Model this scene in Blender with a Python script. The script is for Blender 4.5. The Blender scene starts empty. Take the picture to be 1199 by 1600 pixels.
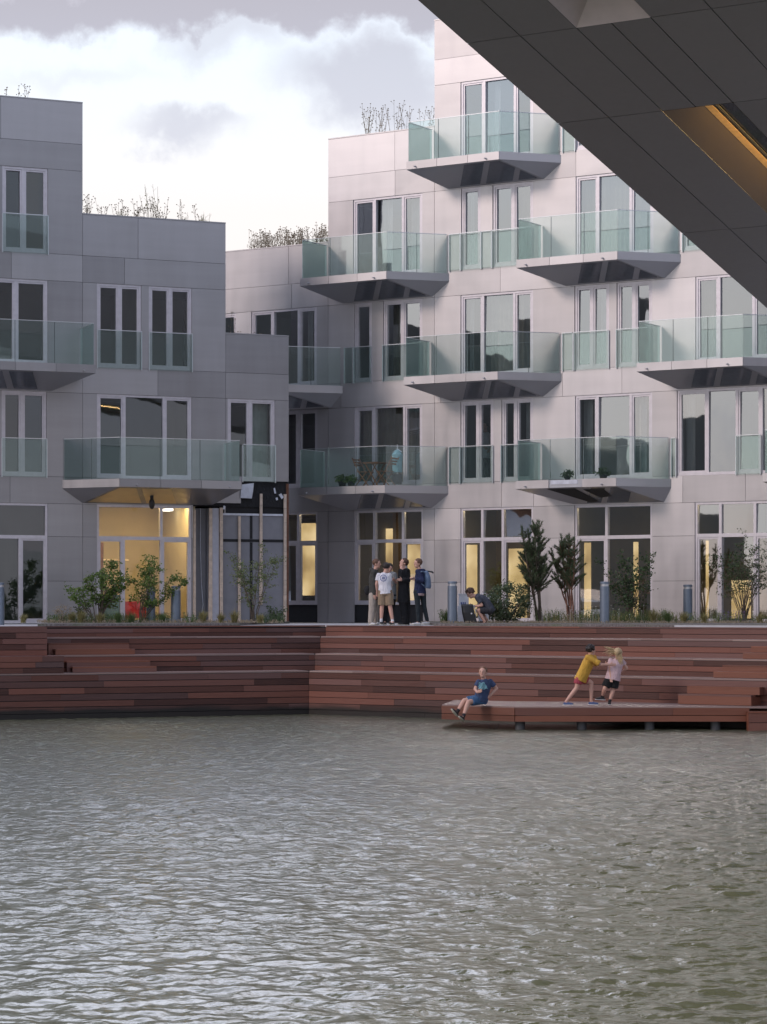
import bpy, bmesh, math, random
import numpy as np
from mathutils import Vector, Matrix, noise as mnoise
R = math.radians
random.seed(11)
F = 3800.0; H = 2.6; HY = 950.0          # focal length in photo pixels, eye height over water, horizon row
scene = bpy.context.scene
C = scene.collection

# ------------------------------------------------------------------ camera
cam_d = bpy.data.cameras.new('camera'); cam = bpy.data.objects.new('camera', cam_d); C.objects.link(cam)
cam.location = (0, 0, H); cam.rotation_euler = (R(90), 0, 0)
cam_d.sensor_width = 36; cam_d.lens = 36 * F / 1600; cam_d.shift_y = 150 / 1600; cam_d.shift_x = 0.5 / 1600
cam_d.clip_start = 0.5; cam_d.clip_end = 5000
scene.camera = cam
scene.view_settings.view_transform = 'Standard'; scene.view_settings.look = 'None'
scene.view_settings.exposure = 0.52; scene.view_settings.gamma = 1
# ------------------------------------------------------------------ sun
SUN = Vector((-0.88, -0.46, 0.50)).normalized()
ld = bpy.data.lights.new('sun', 'SUN'); sun = bpy.data.objects.new('sun', ld); C.objects.link(sun)
ld.energy = 0.75; ld.angle = R(12); ld.color = (1.0, 0.80, 0.70)
sun.rotation_euler = (-SUN).to_track_quat('-Z', 'Y').to_euler()
# ------------------------------------------------------------------ world
world = bpy.data.worlds.new('World'); scene.world = world; world.use_nodes = True
wt = world.node_tree; wt.nodes.clear()
class NT:
    """small helper for writing node trees"""
    def __init__(s, t): s.t = t
    def n(s, typ, ins=None, **kw):
        nd = s.t.nodes.new(typ)
        for k, v in kw.items(): setattr(nd, k, v)
        for k, v in (ins or {}).items():
            if hasattr(v, 'is_output'): s.t.links.new(v, nd.inputs[k])
            else: nd.inputs[k].default_value = v
        return nd
    def m(s, op, a, b=None, c=None, clamp=False):
        nd = s.t.nodes.new('ShaderNodeMath'); nd.operation = op; nd.use_clamp = clamp
        for i, v in enumerate((a, b, c)):
            if v is None: continue
            if hasattr(v, 'is_output'): s.t.links.new(v, nd.inputs[i])
            else: nd.inputs[i].default_value = v
        return nd.outputs[0]
    def ramp(s, fac, stops, interp='LINEAR'):
        nd = s.t.nodes.new('ShaderNodeValToRGB'); nd.color_ramp.interpolation = interp
        el = nd.color_ramp.elements
        while len(el) > 1: el.remove(el[-1])
        el[0].position = stops[0][0]; el[0].color = col4(stops[0][1])
        for p, c in stops[1:]:
            e = el.new(p); e.color = col4(c)
        s.t.links.new(fac, nd.inputs[0]); return nd.outputs[0]
    def mix(s, fac, a, b, blend='MIX'):
        nd = s.t.nodes.new('ShaderNodeMix'); nd.data_type = 'RGBA'; nd.blend_type = blend
        for i, v in ((0, fac), (6, a), (7, b)):
            if hasattr(v, 'is_output'): s.t.links.new(v, nd.inputs[i])
            else: nd.inputs[i].default_value = v if i == 0 else col4(v)
        return nd.outputs[2]
def col4(c):
    if isinstance(c, (int, float)): return (c, c, c, 1)
    return tuple(c) + ((1,) if len(c) == 3 else ())
w = NT(wt)
tc = w.n('ShaderNodeTexCoord').outputs['Generated']
sep = w.n('ShaderNodeSeparateXYZ', {0: tc}); dx, dy, dz = sep.outputs
ay = w.m('MAXIMUM', dy, 0.05)
nz1 = w.n('ShaderNodeTexNoise', {'Vector': tc, 'Scale': 26.0, 'Detail': 6.0, 'Roughness': 0.55})
n1 = w.m('SUBTRACT', nz1.outputs['Fac'], 0.5)
nz2 = w.n('ShaderNodeTexNoise', {'Vector': tc, 'Scale': 60.0, 'Detail': 5.0, 'Roughness': 0.6})
n2 = w.m('SUBTRACT', nz2.outputs['Fac'], 0.5)
u = w.m('ADD', w.m('DIVIDE', dx, ay), w.m('MULTIPLY', n1, 0.05))
v = w.m('ADD', w.m('ADD', w.m('DIVIDE', dz, ay), w.m('MULTIPLY', n1, 0.05)), w.m('MULTIPLY', n2, 0.014))
def blob(px, py, rx, ry, soft):
    soft *= 1.5
    a = w.m('DIVIDE', w.m('SUBTRACT', u, (px - 600) / F), rx / F)
    b = w.m('DIVIDE', w.m('SUBTRACT', v, (HY - py) / F), ry / F)
    d = w.m('SQRT', w.m('ADD', w.m('MULTIPLY', a, a), w.m('MULTIPLY', b, b)))
    return w.n('ShaderNodeMapRange', {0: d, 1: 1 + soft, 2: 1 - soft, 3: 0.0, 4: 1.0}, interpolation_type='SMOOTHSTEP').outputs[0]
front = w.n('ShaderNodeMapRange', {0: dy, 1: 0.3, 2: 0.6, 3: 0.0, 4: 1.0}).outputs[0]
topband = w.n('ShaderNodeMapRange', {0: v, 1: (HY - 75) / F, 2: (HY - 38) / F, 3: 0.0, 4: 1.0}, interpolation_type='SMOOTHSTEP').outputs[0]
cl = w.m('MULTIPLY', topband, 0.95)
for b, k in ((blob(590, 130, 165, 62, .35), .70), (blob(270, 212, 70, 22, .5), .62), (blob(350, 60, 90, 40, .5), .45), (blob(110, 120, 110, 16, .7), .22)):
    cl = w.m('MAXIMUM', cl, w.m('MULTIPLY', b, k))
# broken cloud cover over the rest of the sky
nz3 = w.n('ShaderNodeTexNoise', {'Vector': tc, 'Scale': 3.2, 'Detail': 7.0, 'Roughness': 0.6, 'Distortion': 0.4})
gen = w.n('ShaderNodeMapRange', {0: nz3.outputs['Fac'], 1: 0.40, 2: 0.62, 3: 0.0, 4: 0.9}, interpolation_type='SMOOTHSTEP').outputs[0]
hi = w.n('ShaderNodeMapRange', {0: v, 1: 0.25, 2: 0.36, 3: 0.0, 4: 1.0}).outputs[0]
sel = w.m('MAXIMUM', w.m('SUBTRACT', 1.0, front), hi)
cl = w.m('ADD', w.m('MULTIPLY', cl, w.m('SUBTRACT', 1.0, sel)), w.m('MULTIPLY', gen, sel))
base = w.ramp(w.m('MULTIPLY', dz, 2.0), [(0.0, (.80, .74, .80)), (0.17, (.93, .83, .81)), (0.32, (.95, .89, .86)), (0.44, (.90, .96, 1.04)), (0.9, (.84, .89, 1.14))])
cloudc = w.ramp(w.m('MULTIPLY', dz, 2.0), [(0.0, (.62, .52, .54)), (0.3, (.60, .62, .74)), (0.5, (.46, .425, .47)), (1.0, (.62, .66, .82))])
skyc = w.mix(cl, base, cloudc)
# the evening side of the sky (left) is bright, the far right side dull
side = w.m('ADD', w.m('MULTIPLY', dx, -0.32), w.m('MULTIPLY', dy, 0.46))
lev = w.n('ShaderNodeMapRange', {0: side, 1: -0.75, 2: 0.42, 3: 0.58, 4: 1.0}).outputs[0]
skyc = w.mix(1.0, skyc, w.n('ShaderNodeCombineColor', {0: lev, 1: lev, 2: lev}).outputs[0], 'MULTIPLY')
skyc = w.mix(w.n('ShaderNodeMapRange', {0: dy, 1: 0.15, 2: -0.15, 3: 0.0, 4: 1.0}).outputs[0], skyc, w.mix(1.0, skyc, (.93, .98, 1.05), 'MULTIPLY'))      # cooler sky away from the sunset
glow = w.m('MULTIPLY', w.n('ShaderNodeMapRange', {0: dy, 1: 0.25, 2: 0.75, 3: 0.0, 4: 1.0}).outputs[0], w.n('ShaderNodeMapRange', {0: v, 1: 0.25, 2: 0.31, 3: 0.0, 4: 2.1}).outputs[0])
glow = w.m('MULTIPLY', glow, w.n('ShaderNodeMapRange', {0: v, 1: 0.36, 2: 0.75, 3: 1.0, 4: 0.14}).outputs[0])
bg2 = w.n('ShaderNodeBackground', {'Color': skyc, 'Strength': w.m('ADD', w.n('ShaderNodeMapRange', {0: w.m('MULTIPLY', dy, w.m('SUBTRACT', 1.0, hi)), 1: .75, 2: .96, 3: 1.0, 4: .82}).outputs[0], glow)})      # sky glow added high behind the buildings, brightening the water
skt = w.n('ShaderNodeTexSky', sky_type='NISHITA', sun_disc=False, sun_elevation=math.asin(SUN.z), sun_rotation=math.atan2(SUN.x, SUN.y))
bg1 = w.n('ShaderNodeBackground', {'Color': skt.outputs[0], 'Strength': 0.10})
mx = w.n('ShaderNodeMixShader', {0: 0.88, 1: bg1.outputs[0], 2: bg2.outputs[0]})
w.n('ShaderNodeOutputWorld', {0: mx.outputs[0]})

# ------------------------------------------------------------------ materials
M = {}
def mat(name):
    m = bpy.data.materials.new(name); m.use_nodes = True; m.node_tree.nodes.clear(); M[name] = m
    return NT(m.node_tree)
def out(t, sh): t.n('ShaderNodeOutputMaterial', {0: sh})
def rnd(t): return t.n('ShaderNodeAttribute', attribute_name='rnd').outputs['Fac']
def bump(t, h, s, d=0.01):
    return t.n('ShaderNodeBump', {'Strength': s, 'Distance': d, 'Height': h}).outputs[0]
def simple(name, c, rough=.6, metal=0., var=.12, scale=8., spec=.5, bmp=0.):
    t = mat(name)
    co = t.n('ShaderNodeTexCoord').outputs['Object']
    nz = t.n('ShaderNodeTexNoise', {'Vector': co, 'Scale': scale, 'Detail': 5.0}).outputs['Fac']
    k = t.n('ShaderNodeMapRange', {0: nz, 1: .3, 2: .7, 3: 1 - var, 4: 1 + var}).outputs[0]
    cc = t.mix(1.0, c, t.n('ShaderNodeCombineColor', {0: k, 1: k, 2: k}).outputs[0], 'MULTIPLY')
    ins = {'Base Color': cc, 'Roughness': rough, 'Metallic': metal, 'Specular IOR Level': spec}
    if rough >= .85 and not bmp and c[0] + c[1] + c[2] < 2.4 and scale == 8.: ins['Normal'] = bump(t, t.n('ShaderNodeTexNoise', {'Vector': t.n('ShaderNodeMapping', {0: co, 3: (1.6, 1.6, .8)}).outputs[0], 'Scale': 9.0, 'Detail': 3.0, 'Distortion': .8}).outputs['Fac'], .9, .05)
    if bmp: ins['Normal'] = bump(t, nz, bmp)
    out(t, t.n('ShaderNodeBsdfPrincipled', ins).outputs[0]); return M[name]

def metal_panel(name, c, rough, metal, tone=.24):
    t = mat(name)
    co = t.n('ShaderNodeTexCoord').outputs['Object']
    mp = t.n('ShaderNodeMapping', {0: co, 3: (.25, .25, 3.0)}).outputs[0]
    a = t.n('ShaderNodeTexNoise', {'Vector': mp, 'Scale': 1.1, 'Detail': 8.0, 'Roughness': .6}).outputs['Fac']
    mp2 = t.n('ShaderNodeMapping', {0: co, 3: (3.0, 3.0, .35)}).outputs[0]
    b = t.n('ShaderNodeTexNoise', {'Vector': mp2, 'Scale': .8, 'Detail': 5.0, 'Roughness': .55}).outputs['Fac']
    f = t.n('ShaderNodeTexNoise', {'Vector': t.n('ShaderNodeMapping', {0: co, 3: (2., 2., 60.)}).outputs[0], 'Scale': 4.0, 'Detail': 3.0}).outputs['Fac']
    s = t.m('ADD', t.m('ADD', t.m('MULTIPLY', a, .35), t.m('MULTIPLY', b, .4)), t.m('MULTIPLY', rnd(t), .5))
    k = t.n('ShaderNodeMapRange', {0: s, 1: .25, 2: .95, 3: 1 - tone, 4: 1 + tone}).outputs[0]
    cc = t.mix(1.0, c, t.n('ShaderNodeCombineColor', {0: k, 1: k, 2: k}).outputs[0], 'MULTIPLY')
    rr = t.n('ShaderNodeMapRange', {0: t.m('ADD', t.m('MULTIPLY', b, .6), t.m('MULTIPLY', f, .4)), 1: .3, 2: .7, 3: rough - .07, 4: rough + .09}).outputs[0]
    big = t.n('ShaderNodeTexNoise', {'Vector': co, 'Scale': .55, 'Detail': 2.0}).outputs['Fac']
    nn = bump(t, t.m('ADD', big, t.m('MULTIPLY', f, .002)), .18, .07)
    out(t, t.n('ShaderNodeBsdfPrincipled', {'Base Color': cc, 'Roughness': rr, 'Metallic': metal, 'Normal': nn}).outputs[0])
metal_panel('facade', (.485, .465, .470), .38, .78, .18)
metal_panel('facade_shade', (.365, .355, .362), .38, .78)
metal_panel('brick_dark', (.13, .13, .12), .8, 0.)
metal_panel('soffit', (.34, .34, .345), .5, .5, .07)
metal_panel('bal_soffit', (.48, .47, .49), .42, .6, .1)
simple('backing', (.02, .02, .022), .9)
simple('frame', (.60, .57, .60), .38, .55, .06)
simple('dark_inset', (.13, .14, .165), .2, 0, .1)
simple('rail', (.62, .64, .66), .3, .8, .05)
simple('joint', (.03, .035, .035), .5)
simple('room', (.24, .225, .20), .8, 0, .1, 1.0)
simple('wall_dim', (.20, .155, .10), .8, 0, .2, 1.0)
simple('room_warm', (.66, .56, .36), .8, 0, .08, 1.0)
simple('lobby_glow_panel', (.66, .50, .26), .45, .2, .08, 2.0)  # yellow of the lobby light put into the panel colour
simple('room_dark', (.10, .095, .09), .8, 0, .1, 1.0)
simple('curtain', (.42, .37, .30), .9, 0, .15, 3.0)
simple('curtain_light', (.74, .72, .70), .9, 0, .1, 3.0)
def glass(name, tint, kr, base_r, wob=.25):
    t = mat(name)
    co = t.n('ShaderNodeTexCoord').outputs['Object']
    nz = t.n('ShaderNodeTexNoise', {'Vector': t.n('ShaderNodeMapping', {0: co, 3: (1., 1., .6)}).outputs[0], 'Scale': 1.3, 'Detail': 1.5}).outputs['Fac']
    nn = bump(t, nz, wob, .04)
    fr = t.n('ShaderNodeFresnel', {'IOR': 1.5}).outputs[0]
    fac = t.m('ADD', t.m('MULTIPLY', fr, kr), base_r, clamp=True)
    tr = t.n('ShaderNodeBsdfTransparent', {0: col4(tint)}).outputs[0]
    gl = t.n('ShaderNodeBsdfGlossy', {'Color': (.92, .97, 1, 1), 'Roughness': .015, 'Normal': nn}).outputs[0]
    out(t, t.n('ShaderNodeMixShader', {0: fac, 1: tr, 2: gl}).outputs[0])
glass('window_glass', (.70, .76, .76), 1.3, .28, .07)
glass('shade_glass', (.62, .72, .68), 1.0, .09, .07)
glass('clear_glass', (.86, .86, .82), 1.0, .04)
def rail_glass():
    t = mat('rail_glass')
    fr = t.n('ShaderNodeFresnel', {'IOR': 1.45}).outputs[0]
    tr = t.n('ShaderNodeBsdfTransparent', {0: (.91, .955, .945, 1)}).outputs[0]
    gl = t.n('ShaderNodeBsdfGlossy', {'Color': (.9, 1, .98, 1), 'Roughness': .03}).outputs[0]
    df = t.n('ShaderNodeBsdfDiffuse', {0: (.45, .62, .58, 1)}).outputs[0]
    a = t.n('ShaderNodeMixShader', {0: .010, 1: tr, 2: df}).outputs[0]
    out(t, t.n('ShaderNodeMixShader', {0: t.m('ADD', t.m('MULTIPLY', fr, .8), .025, clamp=True), 1: a, 2: gl}).outputs[0])
rail_glass()
def emit(name, c, s):
    t = mat(name); out(t, t.n('ShaderNodeEmission', {0: col4(c), 1: s}).outputs[0])
emit('lamp_warm', (1.0, .74, .38), 14.0)
t = mat('warm_glow')  # uneven lamplight of the interiors put into the emission colour
co = t.n('ShaderNodeTexCoord').outputs['Object']
nz = t.n('ShaderNodeTexNoise', {'Vector': t.n('ShaderNodeMapping', {0: co, 3: (1.3, 1., 1.)}).outputs[0], 'Scale': 1.1, 'Detail': 2.0, 'Roughness': .4}).outputs['Fac']
out(t, t.n('ShaderNodeEmission', {0: t.ramp(nz, [(.30, (.42, .25, .10)), (.5, (.80, .52, .23)), (.70, (1.15, .80, .42))]), 1: 1.0}).outputs[0])
emit('lamp_white', (1.0, .93, .82), 2.2)
def wood(name, ca, cb, rough=.55, dirty=False):
    t = mat(name)
    co = t.n('ShaderNodeTexCoord').outputs['Object']
    r = rnd(t)
    off = t.n('ShaderNodeVectorMath', {0: co, 1: t.n('ShaderNodeCombineXYZ', {0: t.m('MULTIPLY', r, 37.0), 1: 0., 2: t.m('MULTIPLY', r, 11.0)}).outputs[0]}, operation='ADD').outputs[0]
    g = t.n('ShaderNodeTexNoise', {'Vector': t.n('ShaderNodeMapping', {0: off, 3: (1.2, 6., 26.)}).outputs[0], 'Scale': 1.6, 'Detail': 7.0, 'Roughness': .65, 'Distortion': .6}).outputs['Fac']
    g2 = t.n('ShaderNodeTexNoise', {'Vector': t.n('ShaderNodeMapping', {0: off, 3: (.5, 2., 3.)}).outputs[0], 'Scale': 1.2, 'Detail': 3.0}).outputs['Fac']
    k = t.m('ADD', t.m('MULTIPLY', g, .6), t.m('MULTIPLY', r, .72))
    cc = t.mix(t.n('ShaderNodeMapRange', {0: k, 1: .2, 2: 1.05, 3: 0., 4: 1.}).outputs[0], ca, cb)
    grey = t.n('ShaderNodeMapRange', {0: t.m('ADD', t.m('FRACT', t.m('MULTIPLY', r, 7.31)), t.m('MULTIPLY', g2, .5)), 1: .7, 2: 1.4, 3: 0., 4: .6}).outputs[0]
    cc = t.mix(grey, cc, (.15, .10, .10))
    if dirty:
        z = t.n('ShaderNodeSeparateXYZ', {0: t.n('ShaderNodeNewGeometry').outputs['Position']}).outputs[2]
        d = t.m('ADD', z, t.m('MULTIPLY', t.m('SUBTRACT', g2, .5), .35))
        cc = t.mix(t.n('ShaderNodeMapRange', {0: d, 1: .30, 2: .14, 3: 0., 4: .96}).outputs[0], cc, (.012, .011, .010))
    out(t, t.n('ShaderNodeBsdfPrincipled', {'Base Color': cc, 'Roughness': rough, 'Specular IOR Level': .42, 'Normal': bump(t, g, .35, .010)}).outputs[0])
wood('wood_step', (.042, .015, .012), (.205, .078, .054), .45, True)
wood('wood_deck', (.115, .038, .022), (.235, .088, .052), .42)
wood('wood_skylit', (.20, .125, .11), (.34, .25, .22), .4)  # paler timber: sky sheen on the flat tops put into the colour
wood('wood_chair', (.22, .09, .04), (.34, .15, .07), .5)
simple('wood_pale', (.62, .50, .40), .7, 0, .15)
simple('pile', (.075, .075, .08), .5)
# water: displaced mesh plus fine ripples
t = mat('water')
co = t.n('ShaderNodeTexCoord').outputs['Object']
w1 = t.n('ShaderNodeTexNoise', {'Vector': t.n('ShaderNodeMapping', {0: co, 3: (5.5, 5.0, 1.)}).outputs[0], 'Scale': 1.0, 'Detail': 2.0, 'Roughness': .5, 'Distortion': .3}).outputs['Fac']
w2 = t.n('ShaderNodeTexNoise', {'Vector': t.n('ShaderNodeMapping', {0: co, 3: (20.0, 17.0, 1.)}).outputs[0], 'Scale': 1.0, 'Detail': 3.0, 'Roughness': .5}).outputs['Fac']
hh = t.m('ADD', w1, t.m('MULTIPLY', w2, .22))
pat = t.n('ShaderNodeTexNoise', {'Vector': t.n('ShaderNodeMapping', {0: co, 3: (.35, 1.1, 1.)}).outputs[0], 'Scale': 1.0, 'Detail': 4.0, 'Roughness': .65}).outputs['Fac']
mud = t.n('ShaderNodeTexNoise', {'Vector': co, 'Scale': .25, 'Detail': 3.0}).outputs['Fac']
wy = t.n('ShaderNodeSeparateXYZ', {0: co}).outputs[1]
far_water = t.n('ShaderNodeMapRange', {0: wy, 1: 14.0, 2: 46.0, 3: 0.0, 4: 1.0}, interpolation_type='SMOOTHSTEP').outputs[0]      # rougher and less olive towards the steps, graded to brighten that water
wc = t.mix(t.m('MULTIPLY', t.m('ADD', mud, t.m('SUBTRACT', 1.0, far_water)), .6), (.078, .084, .062), (.112, .108, .050))
out(t, t.n('ShaderNodeBsdfPrincipled', {'Base Color': wc, 'Roughness': t.m('ADD', .17, t.m('MULTIPLY', far_water, .09)), 'IOR': 1.45, 'Specular IOR Level': .6, 'Normal': t.n('ShaderNodeBump', {'Strength': t.m('MULTIPLY', t.n('ShaderNodeMapRange', {0: pat, 1: .35, 2: .65, 3: .40, 4: 1.0}).outputs[0], t.m('ADD', .26, t.m('MULTIPLY', far_water, .74))), 'Distance': .145, 'Height': hh}).outputs[0]}).outputs[0])
# ground
simple('concrete', (.46, .46, .47), .75, 0, .1, 2.0, bmp=.1)
simple('far_ground', (.18, .18, .17), .9, 0, .15, .5)
t = mat('soil')
co = t.n('ShaderNodeTexCoord').outputs['Object']
a = t.n('ShaderNodeTexNoise', {'Vector': co, 'Scale': 22.0, 'Detail': 6.0, 'Roughness': .7}).outputs['Fac']
b = t.n('ShaderNodeTexNoise', {'Vector': co, 'Scale': 1.5, 'Detail': 4.0}).outputs['Fac']
cc = t.mix(t.n('ShaderNodeMapRange', {0: a, 1: .4, 2: .65, 3: 0., 4: 1.}).outputs[0], (.10, .085, .08), (.24, .21, .20))
cc = t.mix(t.n('ShaderNodeMapRange', {0: b, 1: .45, 2: .62, 3: 0., 4: .6}).outputs[0], cc, (.12, .14, .08))
out(t, t.n('ShaderNodeBsdfPrincipled', {'Base Color': cc, 'Roughness': .95, 'Normal': bump(t, a, .8, .03)}).outputs[0])
def leafmat(name, a, b, trans=.25):
    t = mat(name)
    cc = t.mix(rnd(t), a, b)
    p = t.n('ShaderNodeBsdfPrincipled', {'Base Color': cc, 'Roughness': .55, 'Specular IOR Level': .3}).outputs[0]
    tl = t.n('ShaderNodeBsdfTranslucent', {0: cc}).outputs[0]
    out(t, t.n('ShaderNodeMixShader', {0: trans, 1: p, 2: tl}).outputs[0])
leafmat('leaf_fresh', (.06, .12, .03), (.20, .28, .08), .35)
leafmat('leaf_dark', (.030, .055, .025), (.10, .15, .065), .3)
leafmat('needle', (.055, .085, .045), (.15, .19, .10), .25)
leafmat('leaf_olive', (.09, .13, .05), (.22, .26, .12), .35)
leafmat('grass_gold', (.16, .15, .06), (.36, .32, .14))
leafmat('grass_green', (.05, .09, .03), (.16, .22, .08))
leafmat('dry_stem', (.30, .25, .17), (.50, .42, .32), .5)
leafmat('flower_white', (.55, .55, .52), (.7, .7, .66))
leafmat('flower_violet', (.18, .12, .32), (.30, .22, .45))
simple('bark', (.11, .085, .065), .85, 0, .3, 20.)
simple('bark_red', (.20, .10, .07), .85, 0, .3, 20.)
simple('bollard', (.20, .24, .30), .4, .6, .08)
simple('bollard_cap', (.55, .56, .58), .3, .7, .05)
simple('insulation', (.24, .24, .26), .85, 0, .08, 3.)
simple('black_mat', (.012, .012, .014), .7)
simple('black_gloss', (.015, .015, .017), .35)
simple('white_tape', (.62, .64, .70), .7)
simple('plaster', (.50, .51, .57), .8, 0, .06)
simple('rust', (.16, .07, .04), .8, 0, .3)
simple('skin', (.58, .34, .26), .5, 0, .05)
simple('tee_white', (.72, .72, .76), .85); simple('hoodie_grey', (.055, .055, .05), .9)
simple('trouser_beige', (.42, .37, .32), .9); simple('short_khaki', (.27, .20, .13), .9)
simple('tee_grey', (.22, .24, .25), .9); simple('cloth_black', (.012, .012, .014), .9)
simple('navy', (.018, .026, .075), .9); simple('jeans_dark', (.018, .026, .032), .9)
simple('tee_slate', (.055, .06, .08), .9); simple('short_grey', (.035, .037, .045), .9)
simple('tee_yellow', (.62, .36, .055), .85); simple('short_red', (.38, .06, .085), .85)
simple('tee_pink', (.62, .45, .47), .85); simple('short_black', (.010, .010, .012), .9)
simple('tee_blue', (.045, .07, .15), .85); simple('short_blue', (.05, .12, .24), .85)
simple('print_cyan', (.22, .45, .52), .85); simple('print_blue', (.12, .26, .62), .85); simple('print_navy', (.06, .10, .30), .85)
simple('shoe_white', (.62, .62, .62), .7); simple('shoe_black', (.02, .02, .022), .6); simple('shoe_blue', (.06, .10, .22), .7)
simple('sole', (.50, .48, .40), .8); simple('sandal', (.12, .05, .04), .7)
simple('sock_white', (.7, .7, .72), .9); simple('sock_black', (.02, .02, .025), .9)
simple('hair_brown', (.07, .032, .018), .6, 0, .3, 40.); simple('hair_dark', (.018, .012, .010), .55, 0, .3, 40.)
simple('hair_mid', (.12, .06, .035), .6, 0, .3, 40.); simple('hair_ginger', (.15, .065, .03), .6, 0, .3, 40.); simple('hair_blond', (.46, .34, .19), .6, 0, .3, 40.)
simple('eye', (.03, .02, .02), .3); simple('lips', (.36, .13, .12), .5)
simple('bag_blue', (.14, .20, .30), .8); simple('paper', (.65, .67, .72), .8); simple('hem_pink', (.50, .36, .36), .85)
simple('cloth_teal', (.22, .42, .48), .85); simple('red_plastic', (.42, .03, .05), .5); simple('teal_plastic', (.05, .16, .18), .5)

# ------------------------------------------------------------------ mesh helpers
class MB:
    def __init__(s): s.v = []; s.f = []; s.r = []; s.sm = False
    def face(s, idx, r=None): s.f.append(tuple(idx)); s.r.append(random.random() if r is None else r)
    def add(s, vs, fs, r=None, per=False):
        b = len(s.v); s.v.extend([tuple(p) for p in vs])
        rr = random.random() if r is None else r
        for q in fs: s.f.append(tuple(i + b for i in q)); s.r.append(random.random() if per else rr)
    def box(s, x0, x1, y0, y1, z0, z1, r=None):
        if x0 > x1: x0, x1 = x1, x0
        if y0 > y1: y0, y1 = y1, y0
        s.add([(x0, y0, z0), (x1, y0, z0), (x1, y1, z0), (x0, y1, z0), (x0, y0, z1), (x1, y0, z1), (x1, y1, z1), (x0, y1, z1)],
              [(3, 2, 1, 0), (4, 5, 6, 7), (0, 1, 5, 4), (1, 2, 6, 5), (2, 3, 7, 6), (3, 0, 4, 7)], r)
    def prism(s, poly, z0, z1, r=None):
        n = len(poly)
        a = sum(poly[i][0] * poly[(i + 1) % n][1] - poly[(i + 1) % n][0] * poly[i][1] for i in range(n))
        if a < 0: poly = poly[::-1]
        vs = [(p[0], p[1], z0) for p in poly] + [(p[0], p[1], z1) for p in poly]
        fs = [tuple(range(n))[::-1], tuple(range(n, 2 * n))] + [(i, (i + 1) % n, (i + 1) % n + n, i + n) for i in range(n)]
        s.add(vs, fs, r)
    def tube(s, pts, rad, n=8, r=None, cap=True):
        """tapered tube through points; rad is a number or a list"""
        pts = [Vector(p) for p in pts]; k = len(pts)
        if not isinstance(rad, (list, tuple)): rad = [rad] * k
        b = len(s.v); rr = random.random() if r is None else r
        t0 = (pts[1] - pts[0]).normalized()
        up = Vector((0, 0, 1)) if abs(t0.z) < .9 else Vector((1, 0, 0))
        e1 = t0.cross(up).normalized(); 
        for i in range(k):
            t = (pts[min(i + 1, k - 1)] - pts[max(i - 1, 0)]).normalized()
            e1 = (e1 - t * e1.dot(t)); e1 = e1.normalized() if e1.length > 1e-6 else t.orthogonal().normalized()
            e2 = t.cross(e1)
            for j in range(n):
                a = 2 * math.pi * j / n
                s.v.append(tuple(pts[i] + (e1 * math.cos(a) + e2 * math.sin(a)) * rad[i]))
        for i in range(k - 1):
            for j in range(n):
                j2 = (j + 1) % n
                s.f.append((b + i * n + j, b + i * n + j2, b + (i + 1) * n + j2, b + (i + 1) * n + j)); s.r.append(rr)
        if cap:
            s.f.append(tuple(b + j for j in range(n))[::-1]); s.r.append(rr)
            s.f.append(tuple(b + (k - 1) * n + j for j in range(n))); s.r.append(rr)
    def ell(s, c, rx, ry, rz, mtx=None, nu=12, nv=8, r=None):
        vs = []; fs = []
        for i in range(nv + 1):
            th = math.pi * i / nv
            for j in range(nu):
                ph = 2 * math.pi * j / nu
                p = Vector((rx * math.sin(th) * math.cos(ph), ry * math.sin(th) * math.sin(ph), rz * math.cos(th)))
                if mtx: p = mtx @ p
                vs.append(Vector(c) + p)
        for i in range(nv):
            for j in range(nu):
                j2 = (j + 1) % nu
                fs.append((i * nu + j, (i + 1) * nu + j, (i + 1) * nu + j2, i * nu + j2))
        s.add(vs, fs, r)
    def cap(s, a, b, ra, rb, n=10):
        """round-ended tapered limb"""
        a = Vector(a); b = Vector(b); t = (b - a).normalized() if (b - a).length > 1e-6 else Vector((0, 0, 1))
        pts = []; rs = []
        for q in (80, 50, 20): pts.append(a - t * ra * math.sin(R(q))); rs.append(ra * math.cos(R(q)))
        pts += [a, b]; rs += [ra, rb]
        for q in (20, 50, 80): pts.append(b + t * rb * math.sin(R(q))); rs.append(rb * math.cos(R(q)))
        s.tube(pts, rs, n)
    def build(s, name, material, parent=None, smooth=False):
        me = bpy.data.meshes.new(name); me.from_pydata(s.v, [], s.f); me.update()
        at = me.attributes.new('rnd', 'FLOAT', 'FACE'); at.data.foreach_set('value', np.array(s.r, dtype=np.float32))
        if smooth: me.polygons.foreach_set('use_smooth', [True] * len(me.polygons))
        o = bpy.data.objects.new(name, me); C.objects.link(o)
        for m_ in (material if isinstance(material, (list, tuple)) else [material]): me.materials.append(M[m_])
        if parent is not None: o.parent = parent
        return o
def tag(o, label=None, cat=None, group=None, kind=None):
    if label: o['label'] = label
    if cat: o['category'] = cat
    if group: o['group'] = group
    if kind: o['kind'] = kind
    return o
def empty(name, loc, rz=0, label=None, cat=None, group=None):
    o = bpy.data.objects.new(name, None); C.objects.link(o); o.location = loc; o.rotation_euler = (0, 0, rz); o.empty_display_size = .2
    return tag(o, label, cat, group)
def pix(px, py, D): return Vector(((px - 600) / F * D, D, H + (HY - py) / F * D))   # point seen at a photo pixel, D metres away

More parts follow.
